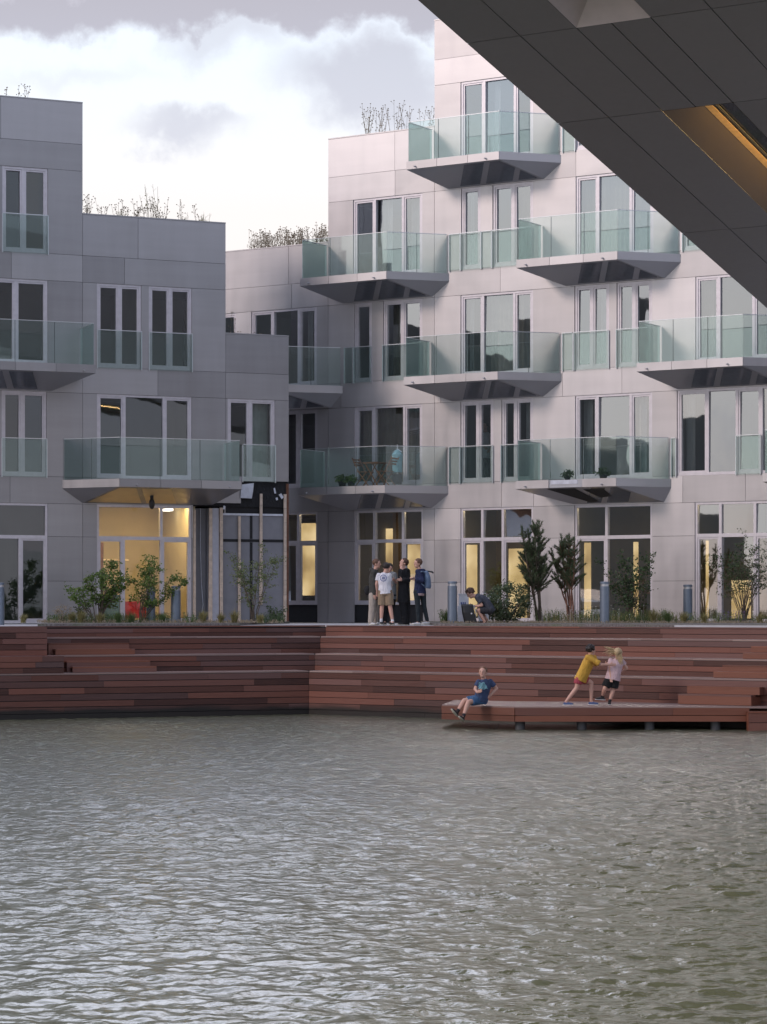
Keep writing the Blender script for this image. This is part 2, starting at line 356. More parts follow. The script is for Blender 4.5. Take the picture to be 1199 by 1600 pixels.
# vertical planes (facades, step fronts): origin at a photo column and distance, horizontal direction
class Plane:
    def __init__(s, px, D, d):
        s.O = Vector(((px - 600) / F * D, D, 0)); s.d = Vector((d[0], d[1], 0)).normalized()
        s.b = Vector((-s.d.y, s.d.x, 0)); s.ang = math.atan2(s.d.y, s.d.x)
    def u(s, px, off=0.0):           # local x of a photo column, on the plane moved by off towards the viewer
        O = s.O - s.b * off; m = (px - 600) / F
        return (m * O.y - O.x) / (s.d.x - m * s.d.y)
    def dist(s, u, off=0.0): return (s.O - s.b * off + s.d * u).y
    def z(s, px, py, off=0.0): return H + (HY - py) / F * s.dist(s.u(px, off), off)
    def w(s, u, off, z): p = s.O - s.b * off + s.d * u; return Vector((p.x, p.y, z))
P = 2.155
ZT = [5.55 + 3.15 * k for k in range(7)]
ZB = [P] + [ZT[k] + .76 for k in range(6)]      # ZB[k]: window foot of storey k
RB = Plane(555, 73.9, (6100 - 0, -3800)); LB = Plane(40, 68.4, (8900, 3800))

# ================================================================== BUILDINGS
def complement(u0, u1, spans):
    res = []; a = u0
    for s0, s1 in sorted(spans):
        if s1 <= u0 or s0 >= u1: continue
        if s0 > a + .01: res.append((a, s0))
        a = max(a, s1)
    if a < u1 - .01: res.append((a, u1))
    return res
def panel(m_, u0, u1, z0, z1, y=0.0, th=.04, g=.0045):
    """one metal cladding panel, very slightly out of true"""
    a = [random.uniform(-.0035, .0035) for _ in range(4)]
    u0 += g; u1 -= g; z0 += g; z1 -= g
    vs = [(u0, y + th, z0), (u1, y + th, z0), (u1, y + th, z1), (u0, y + th, z1), (u0, y + a[0], z0), (u1, y + a[1], z0), (u1, y + a[2], z1), (u0, y + a[3], z1)]
    m_.add(vs, [(0, 1, 2, 3), (4, 7, 6, 5) if False else (4, 5, 6, 7), (0, 4, 5, 1) if False else (0, 4, 5, 1), (1, 5, 6, 2), (2, 6, 7, 3), (3, 7, 4, 0)])
def splits(u0, u1, marks, lim=3.4):
    xs = [u0] + sorted(x for x in marks if u0 + .15 < x < u1 - .15) + [u1]
    o = [xs[0]]
    for b in xs[1:]:
        n = max(1, math.ceil((b - o[-1]) / lim)); a = o[-1]
        o += [a + (b - a) * (i + 1) / n for i in range(n)]
    return list(zip(o[:-1], o[1:]))

def build_wall(root, pl, blocks, wins, band_marks, wall_mat, skip=None, rows0=(3.36, 4.62), dep=9.0, rd=6.0):
    cl = MB(); bk = MB(); inn = MB(); rf = MB()
    for (p0, p1, n, roof) in blocks:
        u0, u1 = pl.u(p0), pl.u(p1)
        for k in range(n):
            sp = [(w_[0], w_[-1]) for w_ in wins.get(k, [])]
            if skip and k == 0: sp.append(skip)
            zb, zt = ZB[k], ZT[k]
            for a, b in complement(u0, u1, sp):
                if k == 0:
                    zz = [P] + list(rows0) + [zt]
                    for z0, z1 in zip(zz[:-1], zz[1:]):
                        for c, d in splits(a, b, [], 5.0): panel(cl, c, d, z0, z1)
                else:
                    for c, d in splits(a, b, band_marks.get(('w', k), []), 2.6): panel(cl, c, d, zb, zt)
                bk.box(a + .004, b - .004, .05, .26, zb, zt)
            z2 = ZB[k + 1]
            for a, b in complement(u0, u1, [skip] if skip and k == 0 else []):
                for c, d in splits(a, b, band_marks.get(k, []), 3.6): panel(cl, c, d, zt, z2)
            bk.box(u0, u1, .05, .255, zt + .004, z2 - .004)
            # floor slab / ceiling and rear wall of the rooms
            inn.box(u0 + .24, u1 - .24, .27, rd, zt + .06, z2 - .04)
            inn.box(u0 + .24, u1 - .24, rd, rd + .15, zb, zt + .06)
        if True:
            for c, d in splits(u0, u1, band_marks.get('p%d' % n, []), 3.9): panel(cl, c, d, ZB[n], roof)
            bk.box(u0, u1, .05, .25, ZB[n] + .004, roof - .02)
            cl.box(u0, u1, -.012, .30, roof, roof + .035, .5)
        # end and rear walls, roof
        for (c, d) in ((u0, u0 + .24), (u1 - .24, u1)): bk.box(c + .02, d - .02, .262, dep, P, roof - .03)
        for x_ in (u0 + .002, u1 - .018):
            for j in range(3): cl.box(x_, x_ + .016, .06 + j * dep / 3, .05 + (j + 1) * dep / 3, P, roof - .002)
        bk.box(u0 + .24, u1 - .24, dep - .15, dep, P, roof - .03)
        for j in range(5): cl.box(u0 + (u1 - u0) * j / 5, u0 + (u1 - u0) * (j + 1) / 5 - .01, dep + .001, dep + .03, P, roof - .002)
        rf.box(u0 + .25, u1 - .25, .26, dep - .16, ZB[n] + .3, ZB[n] + .8)
    wl = cl.build('wall', wall_mat, root)
    bk.build('inner_wall', 'backing', root); inn.build('floor_slab', 'room', root); rf.build('roof', 'soil', root)
    return wl
def partition(mb, u, k, y1=6.0):
    mb.box(u - .06, u + .06, .262, y1, ZB[k] - .03, ZT[k] + .058)

def window(root, k, edges, zb, zt, transom=None, low_edges=None, sash=True, glassm='window_glass', solid=None):
    m_ = MB(); g = MB(); fw = .065
    u0, u1 = edges[0], edges[-1]
    y0, y1 = .03, .15
    m_.box(u0, u0 + fw, y0, y1, zb, zt, .5); m_.box(u1 - fw, u1, y0, y1, zb, zt, .5)
    m_.box(u0 + fw, u1 - fw, y0, y1, zt - fw, zt, .5); m_.box(u0 + fw, u1 - fw, y0, y1, zb, zb + fw * 1.2, .5)
    zones = [(zb + fw * 1.2, zt - fw, edges)]
    if transom:
        m_.box(u0 + fw, u1 - fw, y0, y1, transom - .05, transom + .05, .5)
        zones = [(transom + .05, zt - fw, edges), (zb + fw * 1.2, transom - .05, low_edges or edges)]
    for zi, (a, b, ed) in enumerate(zones):
        for i, e in enumerate(ed[1:-1]): m_.box(e - .04, e + .04, y0 + .002, y1, a, b, .5)
        for i in range(len(ed) - 1):
            l = ed[i] + (fw if i == 0 else .04); r_ = ed[i + 1] - (fw if i == len(ed) - 2 else .04)
            if sash and (i % 2 == 0 or len(ed) == 3) and (r_ - l) < 1.1 and (zi == 1 or not transom):
                s_ = .05
                m_.box(l, l + s_, y0 + .02, y1, a, b, .5); m_.box(r_ - s_, r_, y0 + .02, y1, a, b, .5)
                m_.box(l + s_, r_ - s_, y0 + .02, y1, b - s_, b, .5); m_.box(l + s_, r_ - s_, y0 + .02, y1, a, a + s_, .5)
                l += s_; r_ -= s_; aa, bb = a + s_, b - s_
            else: aa, bb = a, b
            tx, tz = random.uniform(-.009, .009), random.uniform(-.022, .022); j = [-tx - tz, tx - tz, tx + tz, -tx + tz]
            g.add([(l, .10 + j[0], aa), (r_, .10 + j[1], aa), (r_, .10 + j[2], bb), (l, .10 + j[3], bb)], [(0, 1, 2, 3)])
    fr = m_.build('window', 'frame', root)
    g.build('glass', glassm, fr)
    # dark sealing joint round the frame
    return fr
def curtain(fr, u0, u1, zb, zt, m_='curtain', y=.45, amp=.035, per=.16, name='curtain'):
    n = max(8, int((u1 - u0) / .02)); vs = []; fs = []
    ph = random.uniform(0, 6)
    for i in range(n + 1):
        uu = u0 + (u1 - u0) * i / n
        for z, kx in ((zt, .6), ((zt + zb) / 2, 1.0), (zb + .02, 1.3)):
            vs.append((uu, y + amp * kx * math.sin(2 * math.pi * uu / per + ph + .8 * math.sin(uu * 5)), z))
    for i in range(n):
        for q in (0, 1): fs.append((i * 3 + q, (i + 1) * 3 + q, (i + 1) * 3 + q + 1, i * 3 + q + 1))
    mb = MB(); mb.add(vs, fs, .5); return mb.build(name, m_, fr, True)

def glass_guard(root, u0, u1, zb, off=.055, h=1.07, joints=()):
    g = MB(); xs = [u0] + list(joints) + [u1]
    for a, b in zip(xs[:-1], xs[1:]): g.box(a + .006, b - .006, -off - .008, -off + .008, zb + .0, zb + h - .001)
    gg = g.build('glass_guard', 'rail_glass', root)
    c = MB(); c.box(u0, u1, -off - .014, -off + .014, zb + h, zb + h + .022)
    for x in (u0, u1): c.box(x - .014, x + .014, -off + .009, -.004, zb - .02, zb + h - .003)
    c.build('handrail', 'rail', gg)
    return gg

def clip(poly, f):
    o = []
    for i in range(len(poly)):
        a, b = poly[i], poly[(i + 1) % len(poly)]; fa, fb = f(a), f(b)
        if fa <= 0: o.append(a)
        if fa * fb < 0:
            t_ = fa / (fa - fb); o.append((a[0] + (b[0] - a[0]) * t_, a[1] + (b[1] - a[1]) * t_))
    return o
def balcony(root, pl, k, pA, pB, pC, pG1, pG2, mirror=False, d=1.45, insets=((.12, .33), (.39, .67), (.73, .92)), soff='bal_soffit', insm='dark_inset', label=None, fasc='facade', skipf=None):
    zt_, zs, zf = ZT[k - 1] + .03, ZB[k] - .09, ZB[k] - .32
    A = (pl.u(pA, d), -d); F0 = (A[0], -.002); B = (pl.u(pB, d), -d); Cc = (pl.u(pC), -.002)
    G1 = (pl.u(pG1), -.002); G2 = (pl.u(pG2), -.002)
    slab = MB(); ins = .03
    sg = -1 if mirror else 1
    poly = [(F0[0] + ins * sg, F0[1]), (A[0] + ins * sg, A[1] + ins), (B[0] - .5 * ins * sg, B[1] + ins), (Cc[0] - ins * sg * 1.6, Cc[1])]
    slab.prism(poly, zf + .006, zs - .012, .5)
    bal = slab.build('balcony', 'concrete', root)
    if label: bal['label'] = label
    # fascia
    f_ = MB()
    def seg(p, q, n, th=.025):
        p = Vector(p); q = Vector(q); dd = (q - p); L = dd.length; dd.normalize(); nn = Vector((-dd.y, dd.x))
        for i in range(n):
            if skipf and n > 1 and i in skipf: continue
            a = p + dd * (L * i / n + .005); b = p + dd * (L * (i + 1) / n - .005)
            pts = [a, b, b + nn * th, a + nn * th]
            f_.prism([(x.x, x.y) for x in pts], zf, zs)
    if mirror: seg(Cc, B, 1); seg(B, A, max(2, round(abs(A[0] - B[0]) / 1.15))); seg(A, F0, 1)
    else: seg(F0, A, 1); seg(A, B, max(2, round(abs(A[0] - B[0]) / 1.15))); seg(B, Cc, 1)
    if not skipf: f_.build('fascia', fasc, bal)
    else:
        for i in range(len(f_.v) // 8):
            q_ = MB(); q_.add(f_.v[i * 8:i * 8 + 8], [tuple(x - i * 8 for x in f) for f in f_.f[i * 6:i * 6 + 6]]); q_.build('fascia', fasc, bal)
    # sloping underside: left end, front and right faces
    s_ = MB()
    A3, B3, C3, F3 = (A[0], A[1], zf - .003), (B[0], B[1], zf - .003), (Cc[0], Cc[1], zf - .003), (F0[0], F0[1], zf - .003)
    ga, gb = ((G2, G1) if mirror else (G1, G2))       # ga on A's side
    Ga = (ga[0], ga[1], zt_); Gb = (gb[0], gb[1], zt_)
    fs = [(0, 1, 4), (1, 2, 5, 4), (2, 3, 5)]
    for q in fs: s_.add([(A3, B3, C3, F3, Ga, Gb)[i] for i in ((3, 0, 4) if q == (0, 1, 4) else (0, 1, 5, 4) if len(q) == 4 else (1, 2, 5))], [tuple(range(len(q)))])
    so = s_.build('soffit', soff, bal)
    # dark panels set in the front slope
    nrm = Vector((0, -(zf - zt_), -d)).normalized()
    def on(uu, vv, o_=.006):
        p = Vector((uu, -d * (1 - vv), zf + (zt_ - zf) * vv)); return p + nrm * o_
    m2 = MB()
    for a, b in insets:
        pb0 = pG1 + (pG2 - pG1) * a; pb1 = pG1 + (pG2 - pG1) * b
        if mirror: pb0, pb1 = pG2 + (pG1 - pG2) * a, pG2 + (pG1 - pG2) * b
        sh = -9 if mirror else 7
        t0, t1 = pl.u(pb0 + sh, d), pl.u(pb1 + sh, d); b0, b1 = pl.u(pb0), pl.u(pb1)
        v0, v1 = .06, .93
        L = lambda v_, t_, b_: t_ + (b_ - t_) * v_
        q = [(L(v0, t0, b0), v0), (L(v0, t1, b1), v0), (L(v1, t1, b1), v1), (L(v1, t0, b0), v1)]
        uB, uG = B[0], gb[0]; mg = .07
        q = clip(q, (lambda p: (p[0] - (uB + (uG - uB) * p[1])) * sg + mg))
        if len(q) >= 3:
            m2.add([on(*p) for p in q] , [tuple(range(len(q)))])
            n = len(q); b_ = len(m2.v)
    if m2.v: m2.build('inset_panel', insm, bal)
    # small drain spouts
    sp = MB()
    for fr_ in (.10, .86):
        x = A[0] + (B[0] - A[0]) * fr_; sp.tube([(x, -d + .0, zf + .07), (x, -d - .07, zf + .055)], .022, 8)
    sp.build('drain_spout', 'bollard_cap', bal)
    # glass rail
    g = MB(); c = MB(); jt = MB(); zr = ZB[k] + 1.06; e = .05
    pts = [(F0[0] + e * sg, -.05), (A[0] + e * sg, A[1] + e), (B[0] - .3 * e * sg, B[1] + e), (Cc[0] - 1.2 * e * sg, -.05)]
    for p, q in zip(pts[:-1], pts[1:]):
        p = Vector(p); q = Vector(q); dd = (q - p); L = dd.length; dd.normalize(); nn = Vector((-dd.y, dd.x)); n = max(1, round(L / 1.15))
        for i in range(n):
            a = p + dd * (L * i / n + .008); b = p + dd * (L * (i + 1) / n - .008)
            g.prism([(x.x, x.y) for x in (a + nn * .008, b + nn * .008, b - nn * .008, a - nn * .008)], zs - .0 + .004, zr)
            if i: 
                a = p + dd * (L * i / n - .005); b = p + dd * (L * i / n + .005)
                jt.prism([(x.x, x.y) for x in (a + nn * .007, b + nn * .007, b - nn * .007, a - nn * .007)], zs + .004, zr - .002)
        a, b = p + dd * .0, q
        c.prism([(x.x, x.y) for x in (a + nn * .012, b + nn * .012, b - nn * .012, a - nn * .012)], zr + .001, zr + .018)
    g.build('glass_rail', 'rail_glass', bal); c.build('handrail', 'rail', bal); jt.build('glass_joint', 'joint', bal)
    return bal

# ------------------------------------------------------------------ right building
rb = empty('apartment_building', RB.O, RB.ang, 'pale metal-clad stepped apartment block behind the plaza, the taller one on the right', 'building')
U = lambda *p: [RB.u(x) for x in p]
RW = {4: [U(721, 757, 805, 834), U(899, 935, 985, 1020)],
      3: [U(553, 586, 630, 661), U(722, 752), U(771, 803, 834), U(901, 935, 986, 1022), U(1068, 1104, 1150)],
      2: [U(294, 330, 370), U(394, 427, 467, 496), U(555, 582), U(600, 630, 661), U(721, 755, 804, 834), U(899, 926, 953), U(965, 992, 1020), U(1088, 1124, 1178, 1215), U(1240, 1290)],
      1: [U(420, 466, 497), U(555, 585, 632, 661), U(721, 748, 772), U(785, 807, 834), U(900, 934, 986, 1020), U(1059, 1106, 1152, 1190, 1236), U(1290, 1340)],
      0: [U(440, 466, 497), U(555, 585, 630, 662), U(721, 754, 786, 834), U(899, 948, 1020), U(1087, 1126, 1180, 1240), U(1290, 1380)]}
RM = {'p3': U(452), 'p4': U(618), 2: U(455.5, 620), 3: U(618.5, 745), 1: U(534, 690, 792, 880, 973), 0: U(455, 785, 835, 973, 1166), 'p5': U(760)}
RM[2] = U(457, 513.5, 783, 1010)
build_wall(rb, RB, [(230, 514, 3, ZB[3] + 1.17), (514, 680, 4, ZB[4] + 1.17), (680, 1420, 5, ZB[5] + 1.17)], RW, RM, 'facade')
part_w = MB()
for k in range(5):
    for a, b in zip(RW[k][:-1], RW[k][1:]):
        partition(part_w, (a[-1] + b[0]) / 2, k, 6.0 if k else 3.2)
part_w.build('partition', 'room', rb)
wf = {}
for k in range(5):
    for i, e in enumerate(RW[k]):
        if k == 0:
            zb = 2.70 if i < 2 else P + .02
            wf[0, i] = window(rb, 0, e, zb, ZT[0], transom=4.62)
            if i < 2:
                m_ = MB(); m_.box(e[0], e[-1], .10, .2, P, 2.69); m_.build('plinth', 'black_mat', rb)
        else: wf[k, i] = window(rb, k, e, ZB[k], ZT[k])
def cur(key, p0, p1, m_='curtain', pl=RB, W=None, **kw):
    k = key[0]; curtain((W or wf)[key], pl.u(p0) + .06, pl.u(p1) - .06, (ZB[k] if k else 2.7), ZT[k] - .05, m_, **kw)
cur((3, 3), 901, 1022); cur((3, 2), 803, 834, 'curtain'); cur((1, 1), 555, 661); cur((2, 3), 600, 630); cur((2, 4), 755, 834)
cur((1, 3), 810, 834, 'curtain_light', amp=.05, per=.3); cur((3, 0), 630, 661, 'curtain_light'); cur((2, 1), 467, 480, 'curtain_light'); cur((1, 4), 900, 920, 'curtain_light')
cur((1, 5), 1059, 1080, 'curtain_light'); cur((2, 5), 926, 953, 'curtain_light'); cur((3, 0), 586, 606, 'curtain_light'); cur((1, 4), 986, 1004, 'curtain_light'); cur((2, 4), 722, 734, 'curtain_light'); cur((3, 1), 722, 733, 'curtain_light'); cur((2, 7), 1088, 1110, 'curtain'); cur((4, 0), 760, 775, 'curtain_light'); cur((2, 6), 965, 980, 'curtain')
balcony(rb, RB, 4, 636, 781, 878, 702, 851)
balcony(rb, RB, 3, 470, 605, 703, 537, 677)
balcony(rb, RB, 3, 808, 966, 1065, 885, 1040)
balcony(rb, RB, 2, 305, 440, 537, 372, 518)
balcony(rb, RB, 2, 632, 779, 879, 707, 850)
balcony(rb, RB, 2, 996, 1162, 1262, 1061, 1226)
b7 = balcony(rb, RB, 1, 467, 603, 702, 543, 676)
b8 = balcony(rb, RB, 1, 807, 964, 1050, 898, 1039, insets=((.14, .30), (.36, .60)), label='balcony with one fascia panel missing and an open underside', skipf=(1,))
balcony(rb, RB, 1, 1193, 1340, 1440, 1262, 1410)
# flat black sheets standing in for the dark of one opened balcony underside
m_ = MB(); dd = 1.45; zf = ZB[1] - .32
nrm = Vector((0, -(zf - ZT[0] - .03), -dd)).normalized()
for q in (((856, .05), (900, .05), (938, .84), (925, .9)), ((912, .12), (944, .10), (958, .55), (940, .62))):
    vs = []
    for px_, v_ in q:
        uu = RB.u(px_, dd * (1 - v_)); vs.append(Vector((uu, -dd * (1 - v_), zf + (ZT[0] + .03 - zf) * v_)) + nrm * .012)
    m_.add(vs, [(0, 1, 2, 3)])
m_.build('bay_shade', 'black_mat', b8)
m_ = MB(); a_ = RB.u(861, dd); m_.box(a_, a_ + .85, -dd + .02, -dd + .05, zf + .10, zf + .21); m_.build('bare_fascia', 'white_tape', b8)
for (k, p0, p1) in ((4, 881, 900), (3, 722, 753), (3, 771, 834), (2, 540, 553), (2, 555, 582), (2, 600, 661), (2, 899, 953), (2, 965, 1020), (1, 721, 772), (1, 785, 834), (1, 1152, 1190), (3, 1068, 1104)):
    glass_guard(rb, RB.u(p0), RB.u(p1), ZB[k] - .02)
for (k, p0, p1) in ((3, 704, 721), (2, 881, 897), (3, 754, 770), (1, 1051, 1058), (1, 704, 720)):
    glass_guard(rb, RB.u(p0), RB.u(p1), ZB[k] - .02)
# warm lamps and glowing blocks standing in for lit ground floor walls
lamp = MB(); wr = MB(); gp = MB()
for a in (470, 640, 740, 815, 925, 1003, 1110):
    uu = RB.u(a); lamp.box(uu - .25, uu + .25, .35, .55, 5.53, 5.57)
lamp.build('ceiling_lamp', 'lamp_warm', rb)
for p0, p1, z0, z1, y_ in ((636, 658, 2.8, 4.55, 1.6), (470, 492, 3.0, 5.3, 2.2), (567, 578, 3.4, 5.2, 2.6), (604, 612, 2.8, 5.1, 2.8), (796, 822, 2.3, 4.4, 2.4), (1144, 1172, 2.3, 3.4, 2.6), (729, 744, 2.35, 4.5, 1.2), (914, 922, 2.3, 4.5, .9), (991, 996, 2.3, 4.5, .9), (1104, 1106, 2.3, 4.5, .7)):
    wr.box(RB.u(p0, -y_), RB.u(p1, -y_), y_, y_ + .12, z0, z1)
for p0, p1 in ((914, 922), (991, 996), (1104, 1106)):
    pass
wr.build('glow_wall', 'warm_glow', rb)
gp.box(RB.u(440), RB.u(1240), 3.2, 3.35, P, 5.6); gp.build('room_wall', 'wall_dim', rb)

# ------------------------------------------------------------------ left building
lb = empty('apartment_building', LB.O, LB.ang, 'grey metal-clad stepped apartment block at the left, with an unfinished ground floor corner', 'building')
V = lambda *p: [LB.u(x) for x in p]
LW = {3: [V(-160, -120, -85), V(5, 38, 76)],
      2: [V(-180, -120), V(-40, 26, 76), V(153, 188, 222), V(234, 267, 301)],
      1: [V(-180, -130), V(4, 36, 74), V(153, 196, 258, 301), V(357, 392, 431)],
      0: [V(-200, -120), V(-60, 76), V(153, 254, 301)]}
LM = {'p4': V(-130), 'p3': V(217), 'p2': V(), 3: V(-60), 2: V(19, 196), 1: V(17, 248), 0: V(17,), ('w', 2): V(), ('w', 1): V(138)}
skip = (LB.u(303), LB.u(452.5))
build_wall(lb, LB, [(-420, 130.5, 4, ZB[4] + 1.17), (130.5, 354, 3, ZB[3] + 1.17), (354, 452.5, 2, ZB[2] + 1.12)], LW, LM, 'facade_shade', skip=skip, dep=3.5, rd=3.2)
part_w = MB(); lf = {}
for k in range(4):
    for a, b in zip(LW[k][:-1], LW[k][1:]):
        if k or a[0] < LB.u(100): partition(part_w, (a[-1] + b[0]) / 2, k, 3.2)
part_w.build('partition', 'room', lb)
for k in range(4):
    for i, e in enumerate(LW[k]):
        if k == 0:
            lf[0, i] = window(lb, 0, e, P + .02, ZT[0], transom=4.60, low_edges=(V(153, 195, 254, 301) if i == 2 else V(-60, 33, 76) if i == 1 else None), glassm='clear_glass' if i == 2 else 'shade_glass')
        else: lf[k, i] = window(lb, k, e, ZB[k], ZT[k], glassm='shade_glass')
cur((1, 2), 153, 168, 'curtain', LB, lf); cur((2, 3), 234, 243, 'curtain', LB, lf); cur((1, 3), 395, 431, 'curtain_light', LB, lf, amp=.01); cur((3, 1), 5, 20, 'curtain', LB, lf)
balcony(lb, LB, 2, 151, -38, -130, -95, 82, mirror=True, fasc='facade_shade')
b11 = balcony(lb, LB, 1, 379, 188, 98, 130, 332, mirror=True, fasc='facade_shade', insets=((.27, .50), (.54, .97)), soff='facade_shade', insm='lobby_glow_panel')
for (k, p0, p1) in ((3, 5, 76), (2, 153, 222), (2, 234, 301), (1, 4, 74), (1, 380, 431)):
    glass_guard(lb, LB.u(p0), LB.u(p1), ZB[k] - .02)
# lit lobby behind the ground floor glass
m_ = MB(); a_, b_ = LB.u(140), LB.u(303)
m_.box(a_ - .2, a_, .262, 3.1, P, 5.60); m_.box(b_, b_ + .15, .262, 3.1, P, 5.60); m_.box(a_, b_, 3.1, 3.19, P, 5.60); m_.box(a_, b_, .27, 3.1, 5.595, 5.605)
m_.box(LB.u(262, -2.6), LB.u(266, -2.6), 2.6, 3.1, P, 4.6)
m_.build('lobby_wall', 'room_warm', lb)
m_ = MB(); m_.box(a_ + .6, b_ - 1.0, 3.04, 3.08, 4.02, 4.05); m_.build('light_strip', 'warm_glow', lb)
m_ = MB(); m_.box(LB.u(262, -1.2), LB.u(272, -1.2), 1.2, 1.6, 5.45, 5.52); m_.build('ceiling_lamp', 'lamp_white', lb)
m_ = MB()
for a in (175, 225, 275): uu = LB.u(a); m_.box(uu - .45, uu + .45, .32, .62, 5.53, 5.57)
m_.build('ceiling_lamp', 'lamp_warm', lb)
m_ = MB(); m_.box(LB.u(268, -2.4), LB.u(290, -2.4), 2.4, 2.5, P + .03, 4.2); m_.build('inner_door', 'wood_pale', lb)
m_ = MB(); m_.box(LB.u(156, -1.2), LB.u(163, -1.2), 1.2, 1.5, P, 4.5); m_.build('inner_frame', 'rust', lb)
m_ = MB(); panel(m_, LB.u(303), LB.u(378), ZT[0] + .10, ZB[1]); m_.build('wall_panel', 'facade_shade', lb)
# unfinished corner of the ground floor
e = (b_, skip[1]); zc = 5.56
m_ = MB(); m_.box(LB.u(346), LB.u(448), .05, .2, P, 5.32); m_.box(LB.u(306), LB.u(328), .30, .45, P, 5.5); m_.box(LB.u(328) + .02, LB.u(346), .28, .4, P, 5.5)
m_.build('insulation_board', 'insulation', lb)
m_ = MB(); m_.box(LB.u(346), LB.u(448), .10, .25, 5.325, ZT[0] + .7); 
m_.box(LB.u(346), LB.u(446.5), .038, .048, 4.53, 4.61); m_.box(LB.u(392.5), LB.u(396.5), .036, .046, P, 4.52); m_.box(LB.u(392.5), LB.u(396.5), .036, .046, 4.62, 5.30)
m_.build('joint_tape', 'black_mat', lb)
for (p0, p1, z0, z1, y_) in ((303.5, 307, P, 5.45, .0), (327.5, 332.5, P, 5.5, -.02), (344.5, 349, P, 5.52, -.02), (373.5, 377, P, 5.28, -.01), (407, 411, P + .55, 5.95, -.01), (444.5, 448.5, P, 5.95, -.01)):
    m_ = MB(); 
    for i in range(9):
        za = z0 + (z1 - z0) * i / 9; zb_ = z0 + (z1 - z0) * (i + 1) / 9 - .006
        m_.box(LB.u(p0) + random.uniform(-.004, .004), LB.u(p1), y_ - .02, y_ + .03, za, zb_)
    m_.build('batten', 'wood_pale', lb)
m_ = MB(); m_.box(LB.u(333), LB.u(344), .03, .27, P, 5.5); m_.build('column', 'plaster', lb)
m_ = MB(); m_.box(LB.u(448.8), LB.u(452.3), -.01, .25, P, ZT[0] + .70); m_.build('corner_trim', 'rust', lb)
m_ = MB(); m_.box(LB.u(350), LB.u(444), .02, .035, 5.30, 5.36)
def rag(pts, y_):
    vs = [(LB.u(a), y_ + random.uniform(-.01, .01), LB.z(a, b)) for a, b in pts]
    vs += [(a, b + .012, c) for a, b, c in vs]; n = len(pts)
    m_.add(vs, [tuple(range(n)), tuple(range(n, 2 * n))[::-1]] + [(i, (i + 1) % n, (i + 1) % n + n, i + n) for i in range(n)])
rag([(379, 757), (397, 755), (396, 768), (394, 779), (376, 778), (377, 766)], -.045)
rag([(429, 763), (431, 762), (433, 771), (430, 771)], .0); rag([(436, 773), (440, 771), (444, 777), (441, 780)], -.035); rag([(350, 790), (353, 791), (352, 796), (349, 796)], -.045); rag([(432, 778), (435, 777), (436, 781), (433, 782)], .0)
m_.build('sealing_tape', 'white_tape', lb)
m_ = MB(); m_.tube([(LB.u(319), .27, 5.5), (LB.u(319), .26, 4.3), (LB.u(320.5), .26, 3.3), (LB.u(323), .25, 2.7), (LB.u(320), .24, 2.35)], .012, 6); m_.build('cable', 'white_tape', lb)
o = MB(); p_ = LB.w(LB.u(238.5, .75), .75, 5.56)
o.ell((0, 0, 0), .085, .085, .16, nu=16, nv=12); o.tube([(0, 0, .12), (.0, 0, .34)], .05, 10)
o = o.build('hanging_lamp', 'black_gloss', None, True); o.location = p_; tag(o, 'black oval lamp hanging under the balcony over the lit lobby', 'lamp')

# block on the far left side of the basin, which the windows of the right building mirror
OB = Plane(600, 60, (-.35, -1.0)); OB.O = Vector((-58, 62, 0))
ob = empty('apartment_building', OB.O, OB.ang, 'dark apartment block beyond the left edge, mirrored in the windows of the pale block', 'building')
m_ = MB(); w_ = MB(); b_ = MB()
for j, (x0, x1, hh) in enumerate(((-34, -24, 10.), (-24, -17, 15.), (-17, -9, 18.5), (-9, -3, 12.5), (-3, 3, 20.), (3, 8, 14.), (8, 13, 18.), (13, 19, 11.), (19, 25, 19.), (25, 31, 15.), (31, 40, 12.))):
    m_.box(x0, x1 - .01, 0, 10, 0, hh)
    for k in range(int((hh - 3) / 3.15)):
        x = x0 + 1.0
        while x < x1 - 3:
            l_ = random.choice((1.6, 2.6)); w_.box(x, x + l_, -.03, .05, 2.9 + 3.15 * k, 5.3 + 3.15 * k); x += l_ + random.uniform(1.0, 2.0)
        if k: b_.box(x0 + 1, x0 + 4, -1.4, -.04, 2.5 + 3.15 * k, 2.75 + 3.15 * k)
m_.build('wall', 'brick_dark', ob); w_.build('window', 'black_gloss', ob); b_.build('balcony', 'concrete', ob)

# ================================================================== UNDERSIDE OF THE RAISED WING
al = R(13.7)
rdir = Vector((.8488, -.5287, 0)); cdir = Vector((.5287 * math.cos(al), .8488 * math.cos(al), -math.sin(al)))
wing0 = pix(872, 193, 48.0)
wing = empty('raised_wing', wing0, 0, 'dark panelled underside of the raised building wing overhead at the upper right', 'building')
up = rdir.cross(cdir); up = up if up.z > 0 else -up
wing.rotation_euler = Matrix((rdir, cdir, up)).transposed().to_euler()      # local x along the rows, y down the slope, z up
SC = [0, 1.13, 2.28, 2.98, 3.75, 4.92, 6.1, 7.3, 8.5, 9.7, 10.9]
TR = [-14.0, -9.2, -3.69, 0, 5.95, 11.5, 15.5]
holes = {(2, -9.2): (SC[2], SC[4], -9.2, -3.69), (2, 0): (SC[2], SC[4], 0.0, 5.95)}
m_ = MB()
def cell(a, b, c, d): 
    g = .012; q = random.uniform(-.002, .002)
    m_.box(a + g, b - g, c + g, d - g, q, .05)
for j in range(len(TR) - 1):
    for i in range(len(SC) - 1):
        if TR[j] in (-9.2, 0.0) and i in (2, 3, 6, 7): continue
        if TR[j] == -3.69 and i in (2, 3) or i not in (2, 3): cell(SC[i], SC[i + 1], TR[j], TR[j + 1])
        elif i == 2: cell(SC[2], SC[4], TR[j], TR[j + 1])
m_.build('soffit_panel', 'soffit', wing)
bk = MB(); X1 = SC[-1]
